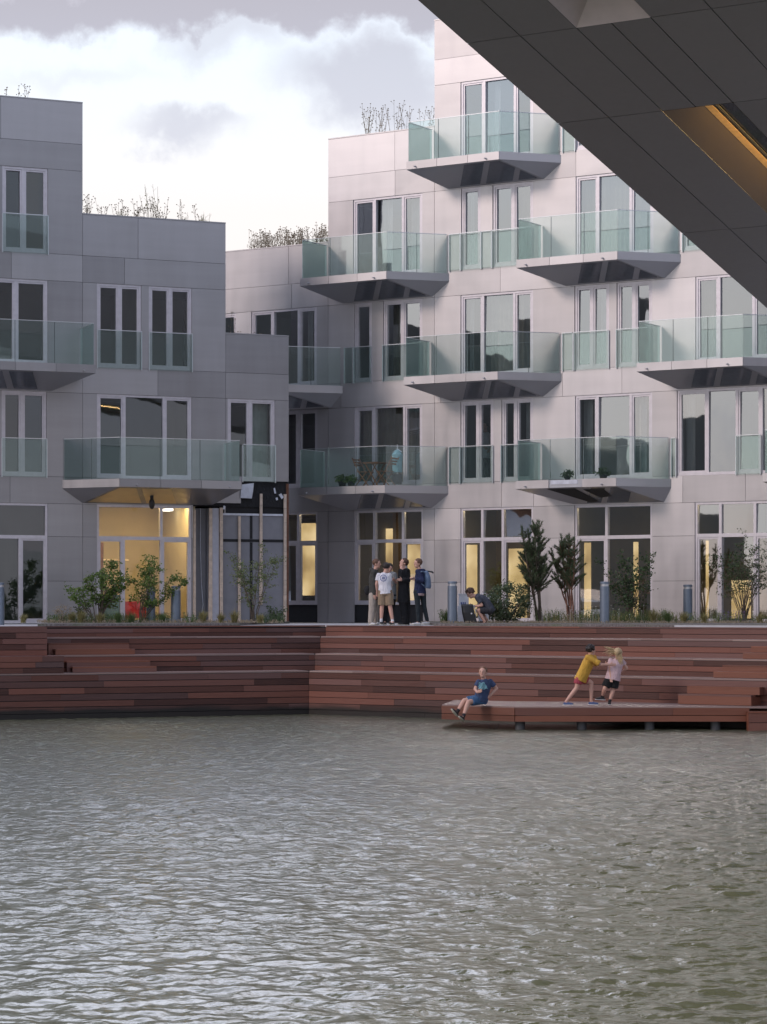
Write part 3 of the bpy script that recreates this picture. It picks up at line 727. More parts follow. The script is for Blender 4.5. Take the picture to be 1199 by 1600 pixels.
segs = [(0.02, SC[2], -13.98, 15.48), (SC[4] + .4, SC[6], -13.98, 15.48), (SC[8] + .4, X1, -13.98, 15.48)]
for a, b, c, d in segs: bk.box(a, b, c, d, .055, 5.0)
for i0, i1 in ((2, 4), (6, 8)):
    for c, d in ((-13.98, -9.2), (-3.69, 0), (5.95, 15.48)): bk.box(SC[i0], SC[i1] + .4, c, d, .055, 5.0)
    for c, d in ((-9.2, -3.69), (0, 5.95)): bk.box(SC[i0], SC[i1] + .4, c, d, 1.1, 5.0)
bk.build('body', 'soffit', wing)
def recess_window(c, d, lit, i0):
    a, b = SC[i0], SC[i0 + 2]; s_, h_ = .50, .42
    x0, x1, y0, y1 = a + s_, b + .30, c + (.12 if lit else s_), d - s_
    o = [(a, c, .0), (b, c, .0), (b, d, .0), (a, d, .0)]; i_ = [(x0, y0, h_), (x1, y0, h_), (x1, y1, h_), (x0, y1, h_)]
    r_ = MB(); r_.add(o + i_, [(0, 1, 5, 4), (1, 2, 6, 5), (2, 3, 7, 6), (3, 0, 4, 7)], per=True)
    rv = r_.build('window_reveal', 'reveal_bronze' if lit else 'reveal_pale', wing)
    f_ = MB(); w_ = .16
    f_.box(x0, x0 + w_, y0, y1, h_ - .03, h_ + .02); f_.box(x1 - w_, x1, y0, y1, h_ - .03, h_ + .02); f_.box(x0 + w_, x1 - w_, y0, y0 + w_, h_ - .03, h_ + .02); f_.box(x0 + w_, x1 - w_, y1 - w_, y1, h_ - .03, h_ + .02)
    f_.build('frame', 'brass' if lit else 'frame', rv)
    g_ = MB(); w2 = w_ + .05
    g_.box(x0 + w_, x0 + w2, y0 + w_, y1 - w_, h_ - .02, h_ + .03); g_.box(x1 - w2, x1 - w_, y0 + w_, y1 - w_, h_ - .02, h_ + .03)
    g_.box(x0 + w2, x1 - w2, y0 + w_, y0 + w2, h_ - .02, h_ + .03); g_.box(x0 + w2, x1 - w2, y1 - w2, y1 - w_, h_ - .02, h_ + .03)
    g_.build('seal', 'black_gloss', rv)
    q = MB(); q.box(x0 + w2, x1 - w2, y0 + w2, y1 - w2, h_ + .05, h_ + .07); q.build('glass', 'wing_glass', rv)
    q = MB(); q.box(x0 - .1, x1 + .1, y0 - .1, y1 + .1, 1.06, 1.09); q.build('room_ceiling', 'teal_plastic' if lit else 'room_dark', rv)
    if lit:
        q = MB(); q.box(x0 + w2 + .02, x0 + w2 + .10, y0 + .3, y1 - .3, h_ + .25, h_ + .30); q.build('light_strip', 'lamp_wing', rv)
metal_panel('reveal_bronze', (.15, .12, .085), .5, .4)
metal_panel('reveal_pale', (.80, .70, .70), .5, .1)
simple('brass', (.95, .64, .28), .5, 0.)
glass('wing_glass', (.12, .38, .34), 1.0, .10, .1)
emit('lamp_wing', (1.0, .62, .24), 14.0)
recess_window(-9.2, -3.69, False, 2); recess_window(0.0, 5.95, True, 2); recess_window(-9.2, -3.69, False, 6); recess_window(0.0, 5.95, False, 6)
# the lit lamp inside the window reveal (the photograph shows its gold glow)
tz = Vector((1.0, 0, -.30)).normalized(); ty = Vector((0, 1, 0)); tx = ty.cross(tz)
for i_, c_, e_ in ((2, 3.0, 19),):
    ld2 = bpy.data.lights.new('reveal_lamp', 'AREA'); lo = bpy.data.objects.new('reveal_lamp', ld2); C.objects.link(lo)
    ld2.shape = 'RECTANGLE'; ld2.size = .12; ld2.size_y = 4.6; ld2.energy = e_; ld2.color = (1.0, .62, .26)
    lo.parent = wing; lo.location = (SC[i_ + 2] - .06, c_, .08); lo.rotation_euler = Matrix((tx, ty, tz)).transposed().to_euler()

# ================================================================== TERRACED TIMBER STEPS
dL = Vector((8900, 3800, 0)).normalized(); dR = Vector((5300, -3800, 0)).normalized()
nL = Vector((dL.y, -dL.x, 0)); nR = Vector((dR.y, -dR.x, 0))      # towards the water
corner0 = pix(510, 977, 62.6); corner0.z = 0
TD = .9; det = nL.x * nR.y - nL.y * nR.x
cm = Vector(((TD * nR.y - TD * nL.y) / det, (nL.x * TD - nR.x * TD) / det, 0))
CN = [corner0 + cm * i for i in range(4)]                          # inner corner of each tier front
TZ = [P, 1.887, 1.469, 1.066]
steps = empty('terraced_steps', (corner0.x, corner0.y, 0), 0, 'broad red-brown timber steps going down from the plaza to the water', 'steps')
def framed(mb, name, material, parent, org, dvec):
    o = mb.build(name, material, parent); o.location = org - (parent.location if parent else Vector()); o.rotation_euler = (0, 0, math.atan2(dvec.y, dvec.x)); return o
def boards(mb, x0, x1, z0, z1, rows, y=0.0, th=.03, gap=.012, lo_=1.4, hi_=4.2):
    ph = (z1 - z0) / rows
    for r_ in range(rows):
        x = x0 - random.uniform(0, 2)
        while x < x1:
            L = random.uniform(lo_, hi_); a, b = max(x, x0), min(x + L, x1)
            if b - a > .03: mb.box(a + .0015, b - .0015, y + random.uniform(-.002, .002), y + th, z0 + r_ * ph + gap / 2, z0 + (r_ + 1) * ph - gap / 2)
            x += L
def tread(mb, x0, x1, y0, y1, z, n=5, th=.035, lo_=1.8, hi_=4.5):
    w_ = (y1 - y0) / n
    for i in range(n):
        x = x0 - random.uniform(0, 2)
        while x < x1:
            L = random.uniform(lo_, hi_); a, b = max(x, x0), min(x + L, x1)
            if b - a > .03: mb.box(a + .0015, b - .0015, y0 + i * w_ + .004, y0 + (i + 1) * w_ - .004, z - th, z + random.uniform(-.0015, .0015))
            x += L
LEN = 70
def px_on(org, dvec, px):
    m = (px - 600) / F; return (m * org.y - org.x) / (dvec.x - m * dvec.y)
endR = [None] * 4
rowsn = [2, 3, 3, 7]
for i in range(4):
    ztop = TZ[i]; zlow = TZ[i + 1] if i < 3 else -.03
    nxt = ztop - zlow
    # left arm: local x runs to the right and ends at the corner
    f_ = MB(); t_ = MB(); bk = MB()
    boards(f_, -LEN, 0, zlow + (.0 if i == 3 else -.02), ztop - .037, rowsn[i], gap=.016); tread(t_, -LEN, 0.0, -.004, TD + .03, ztop)
    bk.box(-LEN, .06, .035, TD + .3, zlow - .3, ztop - .04, .1)
    if i == 0: f_ = MB(); boards(f_, -LEN, 0, zlow - .02, ztop - .06, rowsn[i])
    o = framed(f_, 'step_tier', 'wood_step', steps, CN[i], dL)
    framed(bk, 'step_core', 'black_mat', steps, CN[i], dL)
    if i: framed(t_, 'tread', 'wood_skylit', steps, CN[i], dL)
    f_ = MB(); bk = MB(); t_ = MB(); e_ = 26 if endR[i] is None else endR[i]
    boards(f_, .004, e_, zlow + (.0 if i == 3 else -.02), ztop - .037, rowsn[i]); 
    if i: tread(t_, .02 , e_, -.004, TD + .03, ztop); framed(t_, 'tread', 'wood_skylit', steps, CN[i], dR)
    bk.box(-.3, e_ - .01, .036, TD + .3, zlow - .3, ztop - .04, .1)
    framed(f_, 'step_tier', 'wood_step', steps, CN[i], dR)
    framed(bk, 'step_core', 'black_mat', steps, CN[i], dR)
# thin top board of the edge
f_ = MB(); tread(f_, -LEN, 0, -.01, .16, P, 1); framed(f_, 'edge_board', 'wood_step', steps, CN[0], dL)
f_ = MB(); tread(f_, 0.02, 26, -.01, .16, P, 1); framed(f_, 'edge_board', 'wood_step', steps, CN[0], dR)
# filled blocks and small intermediate steps at the left
xl = lambda i, px: px_on(CN[i], dL, px)
f_ = MB(); boards(f_, -LEN, xl(2, 75), TZ[2], P - .01, 5, y=-.002); f_.box(xl(2, 75) - .03, xl(2, 75), .0, 1.8, TZ[2], P - .01); tread(f_, -LEN, xl(2, 75), 0, 1.85, P - .0005, 10)
framed(f_, 'step_block', 'wood_step', steps, CN[2], dL)
f_ = MB(); boards(f_, -LEN, xl(3, 101), TZ[3], TZ[2] + .001, 3, y=-.002); f_.box(xl(3, 101) - .03, xl(3, 101), .0, .9, TZ[3], TZ[2] - .002); tread(f_, -LEN, xl(3, 101), 0, .9, TZ[2] + .002, 5)
framed(f_, 'step_block', 'wood_step', steps, CN[3], dL)
for i, a, b in ((1, 77, 203), (1, 88, 212), (2, 106, 236), (2, 115, 246)):
    fi = .30 if a in (77, 106) else .60
    zt_ = TZ[i] - (TZ[i] - TZ[i + 1]) * (.33 if fi == .30 else .66)
    f_ = MB(); x0, x1 = px_on(CN[i] + (CN[i + 1] - CN[i]) * fi, dL, a), px_on(CN[i] + (CN[i + 1] - CN[i]) * fi, dL, b)
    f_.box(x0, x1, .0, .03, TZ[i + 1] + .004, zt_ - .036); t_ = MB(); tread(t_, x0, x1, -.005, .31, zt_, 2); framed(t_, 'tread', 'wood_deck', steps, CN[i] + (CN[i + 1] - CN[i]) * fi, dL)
    f_.box(x1 - .03, x1, .03, .3, TZ[i + 1] + .004, zt_ - .04)
    framed(f_, 'small_step', 'wood_deck', steps, CN[i] + (CN[i + 1] - CN[i]) * fi, dL)
# flight of steps at the right
for (i, off, zt_, zb_, a, b) in ((3, .44, .73, .505, 1061, 1175), (3, .22, .90, .73, 1075, 1188), (3, -.30, 1.205, 1.07, 1116, 1300), (3, -.60, 1.34, 1.20, 1130, 1300), (2, -.30, 1.61, 1.47, 1162, 1300), (2, -.60, 1.75, 1.61, 1175, 1300)):
    org = CN[i] + nR * off; x0, x1 = px_on(org, dR, a), px_on(org, dR, b)
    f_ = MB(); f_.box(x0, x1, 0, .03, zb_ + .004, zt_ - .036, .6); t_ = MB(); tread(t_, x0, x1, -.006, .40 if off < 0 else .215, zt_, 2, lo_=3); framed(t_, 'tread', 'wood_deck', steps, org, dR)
    for xe in (x0, x1 - .03): f_.box(xe, xe + .03, .031, .7 if off < 0 else off, zb_ + (.0 if off > 0 else -.1), zt_ - .038)
    framed(f_, 'flight_step', 'wood_deck', steps, org, dR)
    bk = MB(); bk.box(x0 + .035, x1 - .035, .035, max(.3, off) if off > 0 else .85, zb_ if off > 0 else zb_ - .1, zt_ - .045); framed(bk, 'step_core', 'black_mat', steps, org, dR)

# ------------------------------------------------------------------ platform over the water
PZ = .50
P0 = pix(692, 950, 52.95); P1 = pix(806, 950, 51.8); P2 = pix(1172, 950, 51.85); P3 = pix(1330, 950, 51.85)
for q in (P0, P1, P2, P3): q.z = 0
plat = empty('timber_platform', (P1.x, P1.y, 0), 0, 'low red-brown timber platform on dark piles over the water, under the two playing children', 'platform')
back0 = P0 + Vector((.35, 2.6, 0)); 
f_ = MB(); rel = lambda p: p - plat.location
nb = 16
for j in range(nb):         # deck boards, each running the length of the platform
    for (qa, qb) in ((P0, P1), (P1, P3)):
        ta, tb = j / nb, (j + .93) / nb
        ba = back0 if qa is P0 else P1 + Vector((.15, 2.9, 0)); bb = P1 + Vector((.15, 2.9, 0)) if qb is P1 else P3 + Vector((.1, 2.2, 0))
        c_ = [rel(qa.lerp(ba, ta)), rel(qb.lerp(bb, ta)), rel(qb.lerp(bb, tb)), rel(qa.lerp(ba, tb))]
        f_.prism([(p.x, p.y) for p in c_], PZ - .04, PZ)
f_.build('deck', 'wood_skylit', plat)
for (qa, qb) in ((P0, P1), (P1, P2)):
    dv = (qb - qa).normalized(); L = (qb - qa).length
    f_ = MB()
    for r_, (za, zb_) in enumerate(((PZ - .185, PZ - .03), (PZ - .32, PZ - .197))):
        x = 0
        while x < L - .01:
            l2 = min(L - x, random.uniform(2.5, 4.5)); l2 = L - x if L - x - l2 < .6 else l2
            f_.box(x + .002, x + l2 - .002, -.02, .03, za, zb_); x += l2
    framed(f_, 'edge_boards', 'wood_deck', plat, qa, dv)
f_ = MB(); d2 = back0 - P0; 
f_.box(0, d2.length, -.03, 0, PZ - .315, PZ - .042); framed(f_, 'edge_boards', 'wood_deck', plat, P0, d2.normalized())
for px_ in (814, 910, 1016, 1119):
    dq = 52.05
    f_ = MB(); q = rel(pix(px_, 950, dq)); f_.tube([(q.x, q.y, -.6 - q.z * 0), (q.x, q.y, .20)], .105, 16); f_.build('pile', 'pile', plat)
f_ = MB(); pts = []
q = rel(pix(772, 950, 52.3))
for a in range(0, 181, 15): pts.append((q.x + .11 * math.cos(R(a)), q.y, .12 - .13 * math.sin(R(a))))
f_.tube(pts, .009, 6); f_.build('grab_ring', 'black_gloss', plat)
lowb = empty('timber_platform', pix(1240, 950, 51.5), 0, 'lower red-brown timber landing at the water edge, far right', 'platform'); lowb.location.z = 0
f_ = MB(); x0 = pix(1171, 950, 51.5).x - lowb.location.x
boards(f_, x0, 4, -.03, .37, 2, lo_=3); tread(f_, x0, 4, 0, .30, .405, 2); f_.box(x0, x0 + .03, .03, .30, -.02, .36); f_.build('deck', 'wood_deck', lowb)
bk = MB(); bk.box(x0 + .035, 3.9, .04, .28, -.03, .36); bk.build('core', 'black_mat', lowb)
# float debris and mooring ring bits
# ================================================================== GROUND AND WATER
A_ = CN[0] - dL * LEN; B_ = CN[0] + dR * 26
g = MB(); z = P - .012
inL, inR = -nL * .17, -nR * .17
ci = CN[0] - cm * (.17 / TD)
g.add([(A_ + inL).to_tuple(), (ci).to_tuple(), (B_ + inR).to_tuple(), (60, 40, 0), (400, 40, 0), (400, 700, 0), (-400, 700, 0), (-400, 20, 0)], [tuple(range(8))], .5)
g.v = [(a, b, z + .004) for a, b, c in g.v]
o = g.build('plaza', 'concrete'); tag(o, kind='structure')
def bed(poly, name='planting_bed'):
    g = MB(); g.prism([(p.x, p.y) for p in poly], P - .01, P + .055, .5); o = g.build(name, 'soil'); tag(o, kind='structure'); return o
q = lambda px, D: pix(px, 950, D)
def onL(px, off): o_ = CN[0] - nL * off; return o_ + dL * px_on(o_, dL, px)
def onR(px, off): o_ = CN[0] - nR * off; return o_ + dR * px_on(o_, dR, px)
bed([onL(60, .6), onL(374, .6), onL(378, 2.2), LB.w(LB.u(447), .35, 0), LB.w(LB.u(75), .35, 0)])
bed([onR(683, .45), onR(1050, .45), onR(1240, .75), RB.w(RB.u(1300), .35, 0), RB.w(RB.u(668), .35, 0)])
kb = MB(); a = onR(1055, .24); b = onR(1400, .24)
kb.box(0, (b - a).length, 0, .25, P, P + .045, .5); o = framed(kb, 'kerb', 'concrete', None, a, dR); tag(o, kind='structure')
# far ground beyond
# water: a real wave surface, finer near the camera
rs = np.random.RandomState(5)
NY, NX = 1150, 860
Y = 7.5 * (70.0 / 7.5) ** (np.arange(NY) / (NY - 1.0))
s = np.linspace(-1, 1, NX)
half = .30 * Y + 6.0
X = s[None, :] * half[:, None]; YY = np.repeat(Y[:, None], NX, 1)
Z = np.zeros_like(X); sx = np.zeros_like(X)
for i in range(110):
    lam = .12 * (.62 / .12) ** rs.rand(); k_ = 2 * math.pi / lam
    th = rs.normal(R(60), R(60)); amp = .0031 * lam ** 1.0 * rs.uniform(.6, 1.3)
    fade = np.clip((lam / (YY * .00195) - 2.2) / 3, 0, 1)
    ph = k_ * (X * math.cos(th) + YY * math.sin(th)) + rs.rand() * 6.28
    Z += amp * fade * (np.sin(ph) + .25 * np.sin(2 * ph + 1.2))
gust = 1 + .22 * np.sin(X * .7 + YY * .23) * np.sin(YY * .31 - X * .2 + 1) + .2 * np.sin(YY * 1.1 + X * .5) * np.sin(X * 1.3 - YY * .4)
Z *= gust * (.72 + .45 * np.clip((YY - 14) / 30, 0, 1))      # calmer water away from the steps
verts = np.stack([X, YY, Z], -1).reshape(-1, 3)
idx = np.arange(NY * NX).reshape(NY, NX)
fa = np.stack([idx[:-1, :-1], idx[:-1, 1:], idx[1:, 1:], idx[1:, :-1]], -1).reshape(-1, 4)
me = bpy.data.meshes.new('water'); me.vertices.add(len(verts)); me.vertices.foreach_set('co', verts.astype(np.float32).ravel())
me.loops.add(fa.size); me.loops.foreach_set('vertex_index', fa.astype(np.int32).ravel())
me.polygons.add(len(fa)); me.polygons.foreach_set('loop_start', np.arange(0, fa.size, 4, dtype=np.int32)); me.polygons.foreach_set('use_smooth', np.ones(len(fa), dtype=bool))
me.update(); me.validate()
wa = bpy.data.objects.new('water', me); C.objects.link(wa); me.materials.append(M['water']); tag(wa, kind='structure')
g = MB(); g.box(-300, 300, -200, 75, -.5, -.09, .5); o = g.build('deep_water', 'water'); tag(o, kind='structure')

# ================================================================== PLANTS
def leafy(mb, p, n_, size, spread, rng, flat=.5):
    for _ in range(n_):
        c = Vector(p) + Vector((rng.gauss(0, spread), rng.gauss(0, spread), rng.gauss(0, spread * .8)))
        a = Vector((rng.uniform(-1, 1), rng.uniform(-1, 1), rng.uniform(-.6, .6))).normalized() * size * rng.uniform(.6, 1.2)
        b = a.cross(Vector((rng.uniform(-1, 1), rng.uniform(-1, 1), rng.uniform(-1, 1)))).normalized() * size * .45
        mb.add([c - a * .1, c + a * .4 + b, c + a, c + a * .4 - b], [(0, 1, 2, 3)], rng.random())
def shrub(name, label, base, height, width, stems, seed, leafm='leaf_fresh', barkm='bark', leaves=1500, size=.06, low=.25, lean=0.0, thick=.014, group=None, cat='shrub', spread=.05, twigs=7, updroop=.5, jitter=1.0):
    rng = random.Random(seed); t_ = empty(name, base, 0, label, cat, group); tr = MB(); cr = MB(); ends = []
    for i in range(stems):
        a = rng.uniform(0, 6.28); r_ = width / 2 * math.sqrt(rng.random()) * jitter; hh = height * rng.uniform(.72, 1.0) * (1 - .25 * (r_ / (width / 2)) ** 2)
        p0 = Vector((rng.uniform(-.06, .06), rng.uniform(-.06, .06), -.03)); tip = Vector((r_ * math.cos(a) + lean, r_ * math.sin(a) * .8, hh))
        pts = []
        for q in range(6):
            f = q / 5; p = p0.lerp(tip, f); p.x = p0.x + (tip.x - p0.x) * f ** 1.4 + rng.uniform(-.03, .03); p.y = p0.y + (tip.y - p0.y) * f ** 1.4; pts.append(p)
        tr.tube(pts, [thick * (1.15 - f / 5) for f in range(6)], 5)
        for _ in range(twigs):
            f = rng.uniform(low, 1.0) * 5; q = min(4, int(f)); s_ = pts[q].lerp(pts[q + 1], f - q)
            L = height * rng.uniform(.10, .26) * (1.2 - f / 7); b = rng.uniform(0, 6.28)
            e_ = s_ + Vector((math.cos(b), math.sin(b), rng.uniform(.1, 1.1) * updroop)).normalized() * L
            m1 = s_.lerp(e_, .5) + Vector((0, 0, -.02)); tr.tube([s_, m1, e_], [thick * .45, thick * .3, thick * .15], 4)
            ends += [(s_, e_)]
        ends.append((pts[3], pts[5]))
    per = max(1, leaves // len(ends))
    for s_, e_ in ends:
        for _ in range(per):
            f = rng.random() ** .7; leafy(cr, Vector(s_).lerp(e_, f), 1, size, spread, rng)
    tr.build('stems', barkm, t_); cr.build('foliage', leafm, t_)
    return t_
def gnd(px, D, z=P + .05): q_ = pix(px, 950, D); q_.z = z; return q_
shrub('shrub', 'leafy green bush with bunched grey stems, leftmost bush before the lit lobby', gnd(157, 65.0), 1.85, 1.15, 9, 1, leaves=2600, size=.06, lean=.32, thick=.022, low=.35)
shrub('shrub', 'low leafy side branch bush beside the grey wall, left of the lit lobby', gnd(150, 64.9), 1.25, 1.3, 5, 11, leaves=700, size=.06, lean=-.35, low=.5)
shrub('shrub', 'open green bush in front of the lit lobby doors', gnd(222, 65.2), 2.0, 1.75, 9, 2, leaves=2000, size=.058, lean=.38, low=.3, twigs=8)
shrub('tree', 'thin young tree with small sparse leaves before the unfinished wall corner', gnd(398, 65.6), 2.30, 1.75, 8, 3, leafm='leaf_olive', leaves=1700, size=.05, low=.3, thick=.013, cat='tree', twigs=10, spread=.05)
shrub('shrub', 'twiggy brownish low shrub below the grey wall, far left bed', gnd(98, 65.0), .55, .5, 6, 4, leafm='dry_stem', leaves=300, size=.04, thick=.006)
shrub('shrub', 'low dark green shrub between the brown twigs and the leftmost bush', gnd(127, 65.1), .55, .45, 6, 5, leafm='leaf_dark', leaves=350, size=.045, thick=.006)
shrub('shrub', 'small dark shrub at the foot of the unfinished wall, near its right corner', gnd(432, 65.6), .55, .5, 6, 6, leafm='leaf_dark', leaves=420, size=.045, thick=.006)
shrub('shrub', 'spreading dark-leaved shrub with layered branches, behind the tall bollard right of the pines', gnd(985, 65.0), 2.35, 1.75, 8, 7, leafm='leaf_dark', leaves=1900, size=.06, low=.25, thick=.016, twigs=9, updroop=.3)
shrub('shrub', 'large many-stemmed fan-shaped shrub at the right edge', gnd(1163, 65.0), 2.55, 2.1, 26, 8, leafm='leaf_dark', leaves=2300, size=.048, low=.42, thick=.011, twigs=6)
# round evergreen bush
def ball_bush(base, rx, rz, seed):
    rng = random.Random(seed); t_ = empty('evergreen_bush', base, 0, 'rounded dense dark evergreen bush beside the crouching person', 'bush'); cr = MB(); tr = MB()
    for i in range(230):
        d_ = Vector((rng.gauss(0, 1), rng.gauss(0, 1), rng.gauss(0, 1))).normalized(); k = rng.uniform(.72, 1.06)
        c = Vector((d_.x * rx * k, d_.y * rx * .8 * k, rz * .95 + d_.z * rz * k))
        if c.z < .02: continue
        leafy(cr, c, 26, .045, .055, rng)
    for i in range(9):
        a = rng.uniform(0, 6.28); tr.tube([(0, 0, -.03), (math.cos(a) * rx * .4, math.sin(a) * rx * .4, rz * .7), (math.cos(a) * rx * .8, math.sin(a) * rx * .7, rz * 1.2)], [.02, .014, .006], 5)
    tr.build('stems', 'bark', t_); cr.build('foliage', 'needle', t_)
ball_bush(gnd(795, 64.7), .60, .55, 9)
def pine(label, base, height, width, stems, seed, barkm='bark', low=.35):
    rng = random.Random(seed); t_ = empty('pine_tree', base, 0, label, 'tree'); tr = MB(); cr = MB()
    for i in range(stems):
        a = rng.uniform(0, 6.28); tip = Vector((math.cos(a) * width * .42 * rng.random(), math.sin(a) * width * .35, height * rng.uniform(.72, 1.0)))
        if i == 0: tip = Vector((-.05, 0, height * .97))
        p0 = Vector((rng.uniform(-.10, .10), rng.uniform(-.1, .1), -.03)); pts = [p0.lerp(tip, f / 5) + Vector((rng.uniform(-.03, .03), 0, 0)) for f in range(6)]
        tr.tube(pts, [.030 * (1.1 - f / 5.5) for f in range(6)], 6)
        shoots = []
        for _ in range(25):
            f = rng.uniform(low, .97) * 5; q = min(4, int(f)); s_ = pts[q].lerp(pts[q + 1], f - q); b = rng.uniform(0, 6.28)
            L = width * .55 * (1.15 - f / 5.8) * rng.uniform(.35, 1.1)
            d_ = Vector((math.cos(b), math.sin(b), rng.uniform(.4, 1.6))).normalized(); e_ = s_ + d_ * L
            tr.tube([s_, s_.lerp(e_, .5) - Vector((0, 0, .03)), e_], [.011, .008, .004], 4); shoots.append((s_, e_))
        shoots.append((pts[3], pts[5] + Vector((0, 0, .1))))
        for s_, e_ in shoots:
            n_ = max(4, int((e_ - s_).length / .035))
            for j in range(n_):
                f = .25 + .75 * j / n_; c = Vector(s_).lerp(e_, f); ax = (e_ - s_).normalized()
                for _ in range(9):
                    d_ = (ax * .9 + Vector((rng.uniform(-1, 1), rng.uniform(-1, 1), rng.uniform(-.5, 1)))).normalized() * rng.uniform(.06, .12)
                    w_ = d_.cross(Vector((rng.uniform(-1, 1), rng.uniform(-1, 1), rng.uniform(-1, 1)))).normalized() * .007
                    cr.add([c - w_, c + w_, c + d_], [(0, 1, 2)], rng.random())
    tr.build('trunk', barkm, t_); cr.build('crown', 'needle', t_)
pine('taller bushy pine tree with upright shoots, the left one of the two pines', gnd(845, 65.0), 2.72, 1.45, 8, 21)
pine('smaller pine tree with thin reddish trunks, the right one of the two pines', gnd(892, 65.1), 2.35, 1.35, 6, 22, 'bark_red', .4)
# grass tufts, one thing each
def tuft(base, hh, ww, m_, seed, n_=150):
    rng = random.Random(seed); cr = MB()
    for _ in range(n_):
        a = rng.uniform(0, 6.28); r_ = rng.random() ** .6 * ww; L = hh * rng.uniform(.6, 1.1)
        p0 = Vector((rng.gauss(0, .03), rng.gauss(0, .03), 0)); p2 = Vector((math.cos(a) * r_, math.sin(a) * r_, L * (1 - .3 * r_ / ww))); p1 = p0.lerp(p2, .5) + Vector((0, 0, L * .15))
        w_ = Vector((-math.sin(a + .8), math.cos(a + .8), 0)) * .0045
        cr.add([p0 - w_, p0 + w_, p1 + w_, p1 - w_], [(0, 1, 2, 3)], rng.random()); cr.add([p1 - w_, p1 + w_, p2], [(0, 1, 2)], rng.random())
    o = cr.build('grass_tuft', m_); o.location = base; return o
TUFTS = [(38, 64.2, .22, 'grass_gold', 'small golden grass tuft at the far left end of the bed'), (113, 64.6, .26, 'grass_gold', 'golden grass tuft below the brown twiggy shrub'), (128, 64.3, .30, 'grass_gold', 'golden grass tuft just left of the bunched stems of the left bush'),
         (158, 64.1, .25, 'grass_gold', 'golden grass tuft in front of the bunched stems of the left bush'), (186, 64.2, .25, 'grass_green', 'pale green grass tuft under the leftmost bush, toward the lobby'), (206, 64.4, .25, 'grass_green', 'green grass tuft left of the leaning bollard before the lobby'),
         (254, 64.3, .25, 'grass_green', 'green grass tuft between the two bollards before the lobby'), (318, 64.3, .30, 'grass_gold', 'golden grass tuft by the dark recess right of the lobby'), (347, 64.2, .24, 'grass_gold', 'slim golden grass tuft at the foot of the white column'),
         (368, 64.0, .30, 'grass_gold', 'rounded pale golden grass tuft left of the young tree'), (408, 64.4, .22, 'grass_gold', 'short golden grass tuft at the foot of the young tree'), (1022, 63.9, .34, 'grass_gold', 'tall golden grass tuft right of the spreading shrub'),
         (1045, 64.0, .30, 'grass_green', 'pale arching grass tuft left of the golden one near the far bollard'), (1070, 63.4, .28, 'grass_gold', 'golden brown grass tuft in front of the far bollard'), (1102, 63.2, .24, 'grass_gold', 'golden brown grass tuft between the far bollard and the large fan shrub'), (1188, 63.2, .22, 'grass_gold', 'small brownish grass tuft at the right edge'),
         (700, 64.9, .32, 'grass_green', 'green tuft of grass just left of the bollard by the crouching person'), (724, 65.3, .28, 'grass_green', 'green tuft of grass behind the black bag')]
for i, (px_, D_, h_, m_, lb_) in enumerate(TUFTS):
    tag(tuft(gnd(px_, D_), h_ * 1.35, h_ * .75, m_, 50 + i), lb_, 'tuft', 'ornamental grass tufts in the planting beds')
# ground cover nobody could count
def cover(name, area, n_, hmin, hmax, m_, seed, z=P + .05, w_=.006, lean=.4, label=None):
    rng = random.Random(seed); cr = MB()
    for _ in range(n_):
        x, d_ = rng.uniform(*area[0]), rng.uniform(*area[1]); c = pix(x, 950, d_); c.z = z
        if mnoise.noise(Vector((c.x * 1.7, c.y * 1.7, seed))) < -.12: continue
        L = rng.uniform(hmin, hmax); d2 = Vector((rng.uniform(-lean, lean), rng.uniform(-lean, lean), 1)) * L; w2 = Vector((rng.uniform(-1, 1), rng.uniform(-1, 1), 0)).normalized() * w_
        cr.add([c - w2, c + w2, c + d2 + w2 * .3, c + d2 - w2 * .3], [(0, 1, 2, 3)], rng.random())
        for _ in range(3): leafy(cr, c + d2 * rng.uniform(.3, 1), 1, .03, .01, rng)
    o = cr.build(name, m_); tag(o, label, None, None, 'stuff'); return o
cover('ground_cover', ((60, 445), (63.9, 66.5)), 1500, .03, .10, 'dry_stem', 61)
cover('ground_cover', ((75, 310), (64.4, 66.5)), 1100, .10, .30, 'grass_green', 62)
cover('ground_cover', ((400, 446), (64.6, 66.5)), 300, .10, .30, 'leaf_dark', 68)
cover('ground_cover', ((690, 1199), (62.6, 65.5)), 2600, .02, .07, 'dry_stem', 63)
cover('meadow_plants', ((840, 1045), (64.2, 65.8)), 1300, .12, .40, 'grass_green', 64)
cover('meadow_grass', ((850, 1060), (63.8, 65.2)), 500, .10, .34, 'grass_gold', 69, lean=.6)
cover('meadow_plants', ((1045, 1240), (64.2, 65.5)), 700, .08, .32, 'leaf_olive', 65)
cover('meadow_plants', ((690, 740), (64.6, 66.0)), 260, .15, .38, 'grass_green', 66)
def flowers(name, area, n_, z0, z1, m_, seed):
    rng = random.Random(seed); cr = MB(); st = MB()
    for _ in range(n_):
        c = pix(rng.uniform(*area[0]), 950, rng.uniform(*area[1])); c.z = P + rng.uniform(z0, z1); cr.ell(c, .016, .016, .008, nu=6, nv=3)
        cr.tube([(c.x, c.y, P + .04), (c.x, c.y, c.z)], .002, 3)
    o = cr.build(name, m_); tag(o, kind='stuff')
flowers('white_flowers', ((845, 1010), (63.8, 64.6)), 46, .25, .52, 'flower_white', 71)
flowers('violet_flowers', ((1125, 1165), (63.9, 64.6)), 26, .2, .38, 'flower_violet', 72)
flowers('white_flowers', ((1100, 1125), (63.9, 64.6)), 12, .3, .5, 'flower_white', 73)
